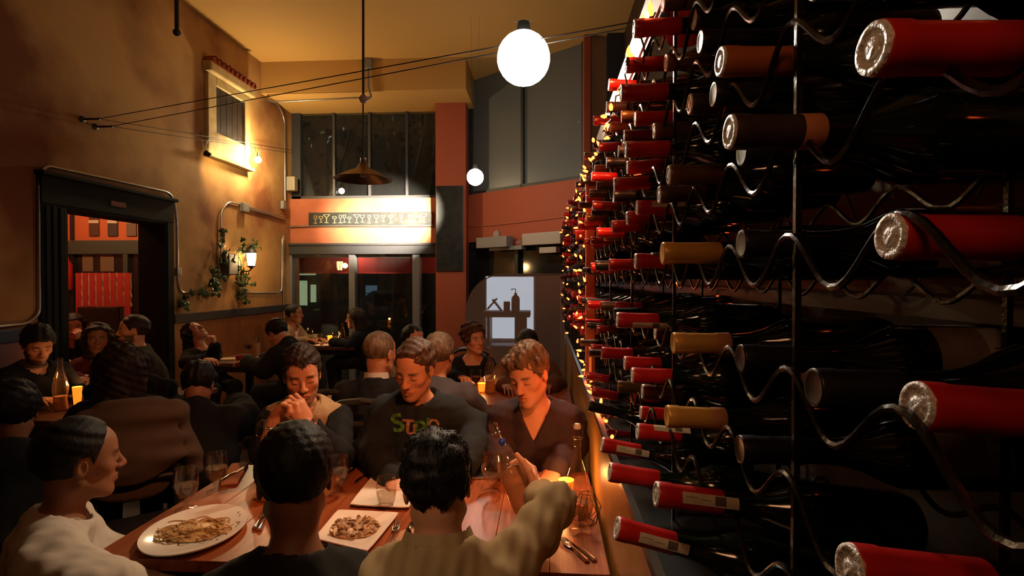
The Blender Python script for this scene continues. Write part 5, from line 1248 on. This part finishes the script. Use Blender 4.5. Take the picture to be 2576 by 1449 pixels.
# ---- things on the other tables
def wineglass(label, x, y, Y, z=TZ, red=True, s=1.):
    p = aty(x, y, Y); t = thing('wine_glass', label, 'glass', (p.x, Y, z + .0005))
    MB().lathe([(.034 * s, 0), (.034 * s, .002), (.006, .006), (.004, .07 * s), (.012, .085 * s), (.034 * s, .11 * s), (.041 * s, .14 * s), (.036 * s, .185 * s)], 24).build('glass', M_glass, t, True)
    if red: MB().lathe([(0, .087 * s), (.012, .088 * s), (.033 * s, .112 * s), (.0385 * s, .135 * s), (0, .1355 * s)], 20).build('wine', mat('red_wine', (.045, .004, .006), .08), t, True)
    return t
wineglass('wine glass beside the man in the black jacket', 1000, 985, 3.72); wineglass('wine glass in front of the curly haired woman', 1197, 960, 3.8); wineglass('red wine glass on the small wall table', 623, 885, 5.5); wineglass('large empty wine glass on the window table', 780, 850, 6.7, red=False, s=1.15); wineglass('wine glass right of the window table candle', 845, 850, 6.6, red=False)
p = aty(582, 904, 5.35); tag(MB().box((p.x, 5.4, TZ + .0055), (.26, .16, .01), Euler((0, 0, .25)).to_matrix(), .002).build('menu', mat('cream_menu', (.62, .42, .20), .7)), 'cream menu lying on the small wall table', 'menu')
p = aty(643, 900, 5.55); cn = thing('cutlery_can', 'tan can holding knives on the small wall table', 'can', (p.x, 5.55, TZ + .0005))
MB().lathe([(0, 0), (.045, 0), (.045, .15), (.042, .15), (.042, .004), (0, .004)], 20).build('can', mat('tan_can', (.40, .22, .09), .6), cn, True)
for i in range(4): MB().tube([(.02 * math.cos(i * 1.7), .02 * math.sin(i * 1.7), .02), (.035 * math.cos(i * 1.7), .035 * math.sin(i * 1.7), .23)], .004, 6).build('knife_handle', M_chrome, cn)
p = aty(612, 900, 5.3); rd = thing('salsa_bowl', 'small red glass bowl on the wall table', 'bowl', (p.x, 5.25, TZ + .0005)); MB().lathe([(0, 0), (.03, 0), (.045, .03), (.05, .06), (.046, .06), (.04, .03), (0, .006)], 20).build('bowl', mat('red_glass', (.35, .02, .03), .15), rd, True)
for x, y, Y, l in ((815, 850, 6.85, 'white plate at the far side of the window table'), (815, 862, 6.55, 'white plate at the near side of the window table')):
    p = aty(x, y, Y); t = thing('plate', l, 'plate', (p.x, Y, TZ + .0005)); MB().lathe([(0, .004), (.08, .004), (.12, .016), (.12, .012), (.08, 0), (0, 0)], 28).build('dish', M_white, t, True)
p = aty(808, 850, 6.95); t = thing('dark_mug', 'dark beer mug on the window table', 'mug', (p.x, 6.95, TZ + .0005)); MB().lathe([(0, 0), (.04, 0), (.042, .12), (.038, .12), (.037, .10), (0, .10)], 20).build('mug', M_ledge, t, True); MB().tube(bez([(.04, 0, .10), (.075, 0, .09), (.075, 0, .04), (.04, 0, .03)], .02), .006, 6).build('handle', M_ledge, t, True)
p = aty(1010, 985, 3.85); t = thing('plate', 'white plate in front of the man in the black jacket', 'plate', (p.x, 3.82, TZ + .0005)); MB().lathe([(0, .004), (.08, .004), (.125, .016), (.125, .012), (.08, 0), (0, 0)], 28).build('dish', M_white, t, True)
p = aty(232, 960, 3.5); t = thing('bread_basket', 'brown bread loaf in a dim basket on the corner table', 'basket', (p.x + .02, 3.45, TZ + .0005)); MB().lathe([(0, 0), (.08, 0), (.11, .05), (.105, .05), (.075, .006), (0, .006)], 24).build('basket', mat('wicker', (.16, .08, .03), .8, bump=.6, bscale=90), t, True); MB().ball((0, 0, .055), (.085, .06, .04), 16).build('loaf', mat('bread_crust', (.30, .13, .045), .8, bump=.4, bscale=30), t, True)
# ---- curved frosted screen, host stand behind it
SY = 5.3
pts2 = []
for i in range(13):
    a = math.pi / 2 * i / 12; pts2.append((1172 + 92 * (1 - math.cos(a)), 790 - 100 * math.sin(a)))
outl = [aty(1172, 1080, SY)] + [aty(x, y, SY) for x, y in pts2] + [aty(1412, 690, SY), aty(1412, 1080, SY)]
for o_ in (0, -1): outl[o_].z = 0.02
fs = thing('frosted_screen', 'grey translucent screen with one rounded corner behind the curly haired woman', 'screen')
M_frost = glassmat('frosted_grey_panel', (.70, .69, .68), .34, (.62, .52, .43), rough=.35, refl=.8)
MB().poly(outl, (0, .012, 0)).build('panel', M_frost, fs)
MB().tube([outl[0]] + outl[1:-2] + [outl[-2]], .007, 6).build('edge_trim', M_steel, fs); MB().bx((outl[-1].x - .008, SY - .02, 0), (outl[-1].x + .03, SY + .03, outl[-2].z), .004).build('end_post', mat('pale_post', (.40, .30, .22), .5), fs)
HY = 5.75
z_t = aty(1290, 782, HY).z; xa = aty(1228, 700, HY).x; xb = aty(1334, 700, HY).x
hst = thing('host_stand', 'dark host stand seen through the frosted screen', 'stand', ((xa + xb) / 2, HY, 0)); w_ = xb - xa
MB().bx((-w_ / 2 - .05, -.16, z_t - .06), (w_ / 2, .16, z_t), .006).build('top', M_black, hst); MB().bx((-w_ / 2, -.14, z_t - .40), (w_ / 2 - .04, .14, z_t - .36)).build('shelf', M_black, hst)
for sx in (-w_ / 2, w_ / 2 - .16): MB().bx((sx, -.14, 0), (sx + .12 if sx > 0 else sx + .03, .14, z_t - .06)).build('side_panel', M_black, hst)
p = aty(1297, 782, HY); pb_ = thing('pump_bottle', 'pump bottle of sanitiser standing on the host stand', 'bottle', (p.x, HY, z_t + .0005))
MB().lathe([(0, 0), (.042, 0), (.045, .01), (.045, .13), (.035, .155), (.016, .17), (.016, .19), (0, .19)], 20).build('body', mat('grey_pump', (.20, .19, .18), .4), pb_, True); MB().tube([(0, 0, .19), (0, 0, .235), (-.05, 0, .23)], .006, 6).build('pump', M_black, pb_)
p = aty(1278, 782, HY); tag(MB().bx((p.x - .045, HY - .04, z_t + .0005), (p.x + .02, HY + .04, z_t + .10), .003).build('card_box', mat('brown_card', (.12, .09, .06), .7)), 'small brown box left of the pump bottle', 'box')
p = aty(1243, 782, HY); es = thing('book_easel', 'open easel shaped menu holder on the host stand', 'easel', (p.x, HY, z_t + .0005))
MB().box((-.02, 0, .075), (.15, .12, .015), Euler((0, -.85, 0)).to_matrix()).build('board', M_black, es); MB().box((.035, 0, .06), (.16, .12, .015), Euler((0, .9, 0)).to_matrix()).build('leg', M_black, es)
lb = thing('light_panel', 'pale blue white lit panel behind the host stand', 'light panel')
a = aty(1224, 690, 6.2); c = aty(1342, 850, 6.2); MB().bx((a.x, 6.2, .9), (c.x, 6.23, a.z - .03), .004).build('panel', mat('cool_light_panel', (.7, .75, .8), .5, emit=(.62, .72, .85), estr=2.0), lb)
MB().bx((a.x - .02, 6.231, 0), (c.x + .02, 6.27, a.z - .02), .004).build('frame', M_greymetal, lb)
# coats on chairs
def coat(label, c, yaw, m, w_=.44, h_=.42):
    """jacket draped over a chair back: two folds over the top rail, with a sleeve hanging"""
    t = thing('draped_coat', label, 'coat', c, math.radians(yaw)); G = Body()
    G.rc((-w_ / 2 + .06, .235, -.02), (w_ / 2 - .06, .235, .0), .040, .042, .03); G.el((0, .275, -.20), (w_ / 2, .035, .24), None, .04); G.el((0, .19, -.16), (w_ / 2 * .9, .030, .18), None, .04)
    G.rc((w_ / 2 - .05, .25, -.02), (w_ / 2 + .03, .26, -.32), .050, .042, .04); G.rc((-w_ / 2 + .05, .25, -.03), (-w_ / 2 - .01, .25, -.30), .045, .04, .04); G.rc((-.10, .26, .03), (.10, .26, .035), .03, .03, .03)
    lo, hi = G.bounds(); lo -= .03; hi += .03; D, ax = G.field(lo, hi, .009); X = np.stack(np.meshgrid(*ax, indexing='ij'), -1); D = D + wob(X, 5, .007, 30)
    D = np.maximum(D, -(np.maximum(np.abs(X[..., 0]) - .165, np.maximum(np.abs(X[..., 1] - .235) - .018, X[..., 2] - .0))))
    V, Q = surfnet(D, lo, .009); mobj('cloth', np_mesh('cloth', [(V, Q)], m), None, t); return t
p = aty(405, 1045, 2.42); chair('dark wooden chair with a grey brown coat at the left table end', p.x, 2.25, 40)
coat('grey brown coat draped over the chair at the left table end', (p.x, 2.25, .94), 40, cloth('grey_brown_coat', (.10, .065, .045)), .46)
p = aty(470, 900, 3.6); chair('black chair with a black coat beside the corner table', p.x, 3.3, 190); coat('black coat over the chair beside the corner table', (p.x, 3.3, .94), 190, cloth('black_coat', (.010, .010, .012)), .5)
# ---------------------------------------------------------------- the diners
HBLK = hairmat('black', (.010, .008, .008)); HDBR = hairmat('dark_brown', (.030, .016, .009)); HBRN = hairmat('brown', (.075, .036, .018)); HFAIR = hairmat('fair_brown', (.14, .075, .036)); HGREY = hairmat('sandy_grey', (.24, .16, .10)); HCURL = hairmat('auburn', (.085, .035, .018))
C_black = cloth('black', (.009, .009, .010)); C_navy = cloth('navy_sweat', (.016, .020, .024), sc=500); C_fleece = cloth('beige_fleece', (.42, .29, .16), c2=(.36, .24, .13), bump=.5, sc=180)
C_plum = cloth('plum_knit', (.040, .022, .026), bump=.35, sc=220); C_grey = cloth('charcoal_tee', (.030, .029, .027), sc=600); C_white = cloth('white_shirt', (.60, .53, .45), bump=.06); C_olive = cloth('khaki_shirt', (.36, .26, .14), bump=.15)
C_jacket = cloth('black_jacket', (.011, .010, .010)); C_bluegrey = cloth('blue_grey_shirt', (.075, .065, .07)); C_rust = cloth('rust_brown_sweater', (.10, .045, .022)); C_cream = cloth('cream_jacket', (.26, .18, .11))
# khaki shirt: fine ribs
nt = C_olive.node_tree; wv_ = nt.nodes.new('ShaderNodeTexWave'); wv_.inputs['Scale'].default_value = 9; wv_.inputs['Distortion'].default_value = .6; wv_.bands_direction = 'X'
tc_ = nt.nodes.new('ShaderNodeTexCoord'); nt.links.new(tc_.outputs['Object'], wv_.inputs['Vector']); bp_ = [n_ for n_ in nt.nodes if n_.type == 'BUMP'][0]; nt.links.new(wv_.outputs['Fac'], bp_.inputs['Height']); bp_.inputs['Strength'].default_value = .25
SK = (.55, .25, .14); SKD = (.30, .13, .065)
# man with folded hands, fleece vest
hd = aty(760, 945, 2.38)
Lw = aty(772, 1064, 2.19); Rw = aty(694, 1042, 2.20); mid_ = aty(730, 1000, 2.17)
P4 = person('man in beige fleece vest resting his chin on folded hands', hd, 27, 14, -3, byaw=12, skin=SK, tier=0, hs=1.0, lean=.24, stubble=.55, brow=(.025, .014, .01),
    hair=dict(mat=HDBR, t=.017, ts=.010, tt=.026, kind='short', front=.080, peak=.010, tufts=3400, tl=.014, up=.9, amp=.0025, freq=150, seed=2, burn=-.03),
    arms={1: (aty(668, 1135, 2.2), Rw), -1: (aty(850, 1150, 2.22), Lw)},
    hands={-1: dict(d=mid_ - Lw + Vector((0, 0, .01)), n=Rw - Lw + Vector((0, .06, .02)), clist=[(.75, .95, .5), (.8, .95, .5), (.85, .95, .5), (.9, 1., .5)], thumb=(.8, .2, .6), tcurl=.1, sc=1.02),
           1: dict(d=mid_ - Rw + Vector((0, .015, -.01)), n=Lw - Rw + Vector((0, -.02, .05)), clist=[(.9, 1.2, .7)] * 4, thumb=(.9, .1, .4), tcurl=.2, sc=1.0)},
    tops=[dict(name='sleeves', mat=C_black, torso=False, off=.010, end=.90), dict(name='fleece_vest', mat=C_fleece, sleeves=False, off=.018, armw=.150, vneck=.11, vw=.30, neck=.068, amp=.004), dict(name='undershirt', mat=C_black, sleeves=False, off=.006, armw=.14, neck=.062)])
collar(P4, C_fleece, r=.070, h=.05, flare=.022, gap=.45, name='vest_collar')
# wrist watch on his left arm
e_, w_ = P4['A'][-1]; ad = (w_ - e_).normalized(); wm = e_.lerp(w_, .96); rotq = ad.to_track_quat('Z', 'Y').to_matrix().to_4x4()
wt = MB().lathe([(.030, -.009), (.0335, -.009), (.0335, .009), (.030, .009), (.030, -.009)], 24, Matrix.Translation(wm) @ rotq).build('watch_strap', M_chrome, P4['body'], True)
tocam = (CAM - wm); tocam = (tocam - ad * tocam.dot(ad)).normalized()
MB().lathe([(0, 0), (.015, 0), (.017, .004), (.015, .009), (0, .009)], 20, Matrix.Translation(wm + tocam * .030) @ tocam.to_track_quat('Z', 'Y').to_matrix().to_4x4()).build('watch_face', mat('watch_dial', (.55, .45, .35), .2, .3), P4['body'], True)
# man in dark sweatshirt with printed letters
hd = aty(1043, 930, 2.36)
P5 = person('man in dark printed sweatshirt looking down at the middle of the table', hd, -12, 20, 4, byaw=8, skin=SK, tier=0, hs=1.0, lean=.10, stubble=.28, brow=(.10, .045, .022),
    hair=dict(mat=HBRN, t=.013, ts=.010, tt=.018, front=.078, tufts=3200, tl=.014, up=.35, flow=(0, -1, .25), amp=.003, freq=130, seed=5, burn=-.01),
    arms={1: (aty(930, 1130, 2.35), aty(985, 1205, 2.12)), -1: (aty(1200, 1080, 2.45), aty(1165, 1170, 2.18))},
    tops=[dict(name='sweatshirt', mat=C_navy, off=.025, slack=.006, neck=.064, amp=.004, seed=8)], shoulder_w=0.155)
# man in plum shirt
hd = aty(1330, 943, 2.36)
P6 = person('fair haired man in plum collared shirt looking down beside the wine rack', hd, -24, 20, -5, byaw=-6, skin=(.58, .26, .15), tier=0, hs=1.0, lean=.10, stubble=.12, brow=(.14, .065, .03),
    hair=dict(mat=HFAIR, t=.015, ts=.011, tt=.026, front=.064, tufts=4200, tl=.026, up=.3, flow=(.9, -.25, .15), amp=.0035, freq=130, seed=7, burn=-.01, add=(((.035, .055, .088), (.045, .035, .022)),)),
    arms={1: (aty(1245, 1120, 2.4), aty(1275, 1190, 2.22)), -1: (aty(1436, 1120, 2.42), aty(1395, 1180, 2.22))},
    tops=[dict(name='knit_shirt', mat=C_plum, off=.016, slack=.012, vneck=.125, vw=.50, neck=.066, amp=.0045, seed=4)], shoulder_w=0.150)
collar(P6, C_plum, r=.070, h=.034, flare=.020, gap=.75, name='shirt_collar')
for k in range(3):
    c = P6['nb'] - P6['sp'] * (.20 + .07 * k) + P6['bf'] * .155
    MB().lathe([(0, .003), (.005, .003), (.006, 0)], 10, Matrix.Translation(c) @ P6['bf'].to_track_quat('Z', 'Y').to_matrix().to_4x4()).build('button', mat('plum_button', (.09, .05, .05), .3), P6['body'])
# young man in white shirt, profile
hd = aty(202, 1160, 1.57)
P1 = person('man in white shirt seen in profile at the lower left', hd, 142, 4, 0, byaw=128, skin=SKD, tier=0, hs=1.0, lean=.06, arms={1: ((-1.22, 1.36, .74), (-1.10, 1.52, .62)), -1: ((-1.50, 1.66, .68), (-1.36, 1.72, .60))}, brow=(.02, .012, .008), eyes='open',
    hair=dict(mat=HBLK, t=.013, ts=.009, tt=.020, front=.125, tufts=1800, tl=.006, up=.4, tw=.0012, amp=.0012, freq=150, seed=9, nape=-.07, burn=.0),
    tops=[dict(name='white_shirt', mat=C_white, off=.018, slack=.016, neck=.066, amp=.005, seed=5)], shoulder_w=0.145)
collar(P1, C_white, r=.066, h=.03, flare=.010, gap=.35, name='shirt_collar')
# two men from behind
hd = aty(742, 1205, 1.22)
P2 = person('man with short black hair and charcoal tee seen from behind', hd, 206, 10, 0, byaw=190, skin=SKD, tier=0, hs=1.0, neck_len=.168, sdrop=.085, lean=.04, arms={1: ((-.30, 1.28, .74), (-.42, 1.42, .62)), -1: ((-.86, 1.28, .74), (-.75, 1.42, .62))}, brow=(.02, .012, .008),
    hair=dict(mat=HBLK, t=.012, ts=.011, tt=.016, front=.07, tufts=3600, tl=.007, up=.5, tw=.0012, amp=.0012, freq=170, seed=12, nape=-.075, burn=-.02),
    tops=[dict(name='charcoal_tee', mat=C_grey, off=.014, slack=.016, neck=.066, end=.0, amp=.004, seed=6)], shoulder_w=.128)
hd = aty(1100, 1222, 1.26)
hc = aty(1292, 1188, 1.76); el3 = aty(1390, 1268, 1.46)
BT = aty(1238, 1066, 1.80); BB = aty(1318, 1268, 1.72); bax = (BB - BT).normalized()
G3 = BT + bax * .175; wr3 = G3 + Vector((.078, -.080, -.035))
P3 = person('man with tousled black hair in khaki ribbed shirt pouring from a bottle', hd, 186, 14, 5, byaw=188, skin=(.52, .25, .14), tier=0, hs=.97, lean=.02, neck_len=.135, sdrop=.085, brow=(.02, .012, .008),
    hair=dict(mat=HBLK, t=.013, ts=.009, tt=.017, front=.07, tufts=5200, tl=.016, up=.7, tw=.0013, amp=.004, freq=110, seed=14, nape=-.095, burn=-.03),
    arms={1: (el3, wr3)}, hands={1: dict(d=Vector((-.10, .95, .28)), n=Vector((-1, -.05, .0)), side=1, clist=[(.62, .95, .7), (.65, .95, .7), (.68, .95, .7), (.72, .95, .7)], thumb=(.45, .75, .40), tcurl=.25, sc=1.05)},
    tops=[dict(name='khaki_shirt', mat=C_olive, off=.015, slack=-.003, neck=.068, end=.86, amp=.0055, seed=15)], shoulder_w=.135)
collar(P3, C_olive, r=.070, h=.048, flare=.020, gap=.55, name='shirt_collar')
# second table, two men from behind and three guests facing
hd = aty(957, 890, 3.10)
P7 = person('man in black jacket with white collar seen from behind', hd, 160, 8, 0, byaw=185, skin=SK, tier=1, hs=1.02, lean=.05, hair=dict(mat=HGREY, t=.008, ts=.006, tt=.010, front=.085, tufts=1000, tl=.010, up=.8, amp=.001, nape=-.075, seed=3), tops=[dict(name='black_jacket', mat=C_jacket, off=.024, slack=.016, neck=.076)], shoulder_w=0.155)
collar(P7, C_white, r=.064, h=.045, flare=.010, gap=.4, zoff=.012, name='white_collar')
hd = aty(1107, 893, 3.15)
P8 = person('grey haired man in blue grey shirt seen from behind', hd, 168, 6, 0, byaw=175, skin=SK, tier=1, hs=1.02, lean=.16, hair=dict(mat=HGREY, t=.013, ts=.010, tt=.014, front=.08, tufts=1400, tl=.018, up=.5, amp=.002, nape=-.085, seed=6), tops=[dict(name='blue_grey_shirt', mat=C_bluegrey, off=.020, slack=.016)], shoulder_w=0.170, bulk=1.1)
collar(P8, C_bluegrey, r=.068, h=.035, flare=.010, gap=.4, name='shirt_collar')
hd = aty(1040, 855, 4.5)
person('dark haired woman half hidden behind the man in the printed sweatshirt', hd, 40, 6, 0, byaw=20, skin=SK, tier=1, hair=dict(mat=HBLK, t=.012, kind='long', len=.10, w=.03, front=.07, seed=2), tops=[dict(name='blouse', mat=C_cream, off=.012)], shoulder_w=0.120, bulk=.9)
hd = aty(1192, 852, 4.5)
P10 = person('woman with curly auburn hair, black top and long necklace', hd, 40, 4, -8, byaw=12, skin=SK, tier=1, eyes='open', hair=dict(mat=HCURL, t=.022, ts=.018, tt=.026, kind='curly', front=.070, amp=.006, freq=130, tufts=1400, tl=.022, up=1., nape=-.075, seed=8), tops=[dict(name='black_top', mat=C_black, off=.012, neck=.085)], shoulder_w=0.125, bulk=.95)
nk = [P10['nb'] + P10['bx'] * (.075 * math.sin(t)) + P10['bf'] * (.085 + .045 * (1 - math.cos(t)) * .5) - P10['sp'] * (.03 + .13 * (1 + math.cos(t)) * .5) for t in [(-.62 + 1.24 * i / 20) * math.pi for i in range(21)]]
MB().tube(nk, .003, 5).build('necklace', mat('silver_chain', (.6, .55, .45), .3, .9), P10['body'])
hd = aty(1325, 872, 4.15)
person('man in rust brown sweater bending his head low behind the fair haired man', hd, -6, 30, 6, byaw=2, skin=(.30, .13, .07), tier=1, lean=.12, stubble=.8, brow=(.02, .012, .01), hair=dict(mat=HBLK, t=.010, tt=.012, front=.080, amp=.001, seed=4, tufts=600, tl=.01), tops=[dict(name='rust_sweater', mat=C_rust, off=.022, slack=.016)], shoulder_w=0.170, bulk=1.1)
# window table
hd = aty(893, 802, 6.7)
person('woman in black with long wavy hair in profile at the window table', hd, -78, 4, 0, byaw=-80, skin=SK, tier=2, hair=dict(mat=HDBR, t=.018, kind='long', len=.26, w=.05, front=.072, amp=.005, freq=90, seed=3), tops=[dict(name='black_coat', mat=C_black, off=.026)], shoulder_w=0.135)
hd = aty(741, 790, 6.9)
pp = person('man in cream jacket and open white collar at the window table', hd, 95, 2, 0, byaw=80, skin=SKD, tier=2, hair=dict(mat=HBLK, t=.012, front=.072, amp=.002, seed=3), tops=[dict(name='cream_jacket', mat=C_cream, off=.022, vneck=.16, vw=.35), dict(name='white_shirt', mat=C_white, off=.010, vneck=.06)], shoulder_w=0.140)
# wall table
hd = aty(697, 838, 5.0)
person('person in black jacket bent forward at the small wall table', hd, -112, 38, 0, byaw=-95, skin=SK, tier=2, lean=.22, hair=dict(mat=HBLK, t=.016, tt=.022, front=.068, amp=.003, seed=5, tufts=600, tl=.02, up=1.), tops=[dict(name='black_jacket', mat=C_jacket, off=.028, slack=.02, hood=True)], shoulder_w=0.155, bulk=1.1)
hd = aty(490, 838, 5.35)
person('laughing woman in black throwing her head back by the wall', hd, 75, -48, -12, byaw=55, skin=SK, tier=1, lean=-.10, neck_back=-.06, hair=dict(mat=HBLK, t=.014, kind='long', len=.24, w=.045, front=.074, amp=.003, seed=6), arms={-1: (aty(535, 900, 5.25), aty(541, 868, 5.18))}, hands={-1: dict(d=(-.2, 0, 1), n=(-.9, -.3, 0), curl=(1.3, 1.4, .8))}, tops=[dict(name='black_sweater', mat=C_black, off=.016)], shoulder_w=0.120, bulk=.92)
# dim corner at the left
hd = aty(95, 868, 3.45)
person('dark haired man at the dim corner table looking down by candlelight', hd, 60, 24, 0, byaw=70, skin=SK, tier=1, stubble=.9, brow=(.015, .01, .008), hair=dict(mat=HBLK, t=.018, tt=.026, front=.064, amp=.003, seed=7, tufts=1000, tl=.02, up=1.), tops=[dict(name='dark_sweater', mat=C_black, off=.018)])
hd = aty(186, 822, 5.15)
person('woman holding her hand to her mouth inside the doorway', hd, 42, 6, 0, byaw=45, skin=SK, tier=2, eyes='open', hair=dict(mat=HBLK, t=.016, kind='long', len=.2, w=.045, front=.07, seed=2), arms={-1: (aty(205, 905, 5.08), aty(203, 858, 5.0))}, hands={-1: dict(d=(-.2, -.1, 1), n=(-.8, .3, 0), curl=(.8, 1., .6))}, tops=[dict(name='dark_blouse', mat=C_black, off=.014)], shoulder_w=0.120)
hd = aty(246, 852, 4.25)
person('woman with long dark hair sitting in front of the doorway', hd, 40, 4, 0, byaw=40, skin=SKD, tier=2, eyes='open', hair=dict(mat=HDBR, t=.018, kind='long', len=.28, w=.05, front=.07, amp=.004, seed=4), tops=[dict(name='wine_red_blouse', mat=cloth('wine_red', (.10, .012, .012)), off=.014)], shoulder_w=0.120)
hd = aty(334, 832, 4.35)
person('bearded man in profile holding a glass near the doorway', hd, -48, 0, 0, byaw=-50, skin=SK, tier=2, stubble=.95, brow=(.02, .012, .008), hair=dict(mat=HDBR, t=.014, tt=.02, front=.07, seed=4, amp=.003), tops=[dict(name='dark_shirt', mat=cloth('dark_check', (.03, .022, .016)), off=.018)])
hd = aty(305, 930, 2.75)
person('person with long dark wavy hair seen from behind in the dim corner', hd, 215, 8, 0, byaw=212, skin=SKD, tier=1, lean=.04, hair=dict(mat=HDBR, t=.022, kind='long', len=.30, w=.06, front=.07, amp=.006, freq=90, seed=6, tufts=1400, tl=.03, up=.6), tops=[dict(name='black_coat', mat=C_black, off=.024)])
hd = aty(30, 1040, 2.05)
person('dark figure in black coat at the left edge seen from behind', hd, 222, 12, 0, byaw=220, skin=SKD, tier=1, lean=.04, hair=dict(mat=HBLK, t=.018, front=.07, amp=.003, seed=6, tufts=800, tl=.02), tops=[dict(name='black_coat', mat=C_black, off=.026, hood=True)])
hd = aty(500, 968, 2.95)
person('broad figure in a black hooded coat seen from behind beside the corner table', hd, 200, 30, 0, byaw=200, skin=SKD, tier=1, lean=.10, hair=dict(mat=HBLK, t=.016, front=.07, amp=.003, seed=3, tufts=400, tl=.02), tops=[dict(name='black_coat', mat=C_black, off=.034, hood=True, slack=.02)], shoulder_w=.17, bulk=1.15)
# printed letters on the sweatshirt, laid on the cloth
from mathutils.bvhtree import BVHTree
sw = P5['objs']['sweatshirt']; bm = bmesh.new(); bm.from_mesh(sw.data); bvh = BVHTree.FromBMesh(bm); bm.free()
pc = aty(1043, 1068, 2.2); M_pg = mat('green_leaf_print', (.10, .26, .03), .8, col2=(.03, .10, .01), nscale=70); M_pp = mat('pink_leaf_print', (.42, .20, .13), .8, col2=(.20, .09, .05), nscale=70)
xdir = -P5['bx']; zdir = P5['sp']; 
for i, (ch, px_, py_, sz, rot) in enumerate((('S', 1001, 1066, .115, .2), ('T', 1026, 1072, .075, -.1), ('U', 1034, 1082, .06, 0), ('D', 1057, 1072, .062, .1), ('I', 1076, 1066, .062, -.1), ('O', 1090, 1068, .060, -.3))):
    c = bpy.data.curves.new('l', 'FONT'); c.body = ch; c.size = sz; c.extrude = 0; c.offset = .003; c.align_x = 'CENTER'; c.align_y = 'CENTER'; c.resolution_u = 3
    t = bpy.data.objects.new('tmp_text', c); COL.objects.link(t); dg = bpy.context.evaluated_depsgraph_get(); me = bpy.data.meshes.new_from_object(t.evaluated_get(dg)); bpy.data.objects.remove(t)
    bm = bmesh.new(); bm.from_mesh(me); bmesh.ops.triangulate(bm, faces=bm.faces[:]); bmesh.ops.subdivide_edges(bm, edges=bm.edges[:], cuts=2, use_grid_fill=True)
    c0 = aty(px_, py_, 2.2)
    for v in bm.verts:
        co = Matrix.Rotation(rot, 3, 'Z') @ v.co; p = c0 + xdir * co.x + zdir * co.y
        d = (p - CAM).normalized(); h_ = bvh.ray_cast(p - d * .3, d)
        v.co = (h_[0] - d * .003) if h_[0] is not None else p
    bm.to_mesh(me); bm.free(); me.materials.clear(); mobj('printed_letter', me, M_pp if i in (1, 2, 5) else M_pg, sw)

# ---------------------------------------------------------------- chairs under the seated diners
def seat_for(info, label, yaw):
    h = info['hip']; a = math.radians(yaw); c = chair(label, h.x, h.y, yaw); return c

for inf, lb, yw in ((P4, 'man with folded hands', 12), (P5, 'man in the printed sweatshirt', 8), (P6, 'fair haired man', -6), (P1, 'man in the white shirt', 175), (P2, 'man in the charcoal tee', 190), (P3, 'man in the khaki shirt', 188), (P7, 'man in the black jacket', 185), (P8, 'grey haired man', 175), (P10, 'curly haired woman', 12)):
    seat_for(inf, 'black wooden chair under the ' + lb, yw)

# tiny glowing things need no direct light sampling
for n_ in ('fairy_bulb_glow', 'candle_flame', 'lit_house_window', 'dim_blue_window', 'amber_lens', 'spot_bulb_glow', 'lantern_glass_glow', 'amber_bulb_glow', 'cool_light_panel') + tuple(k_ for k_ in MATS if k_.startswith('amber_candle_glass')):
    if n_ in MATS:
        try: MATS[n_].cycles.emission_sampling = 'NONE'
        except Exception: pass
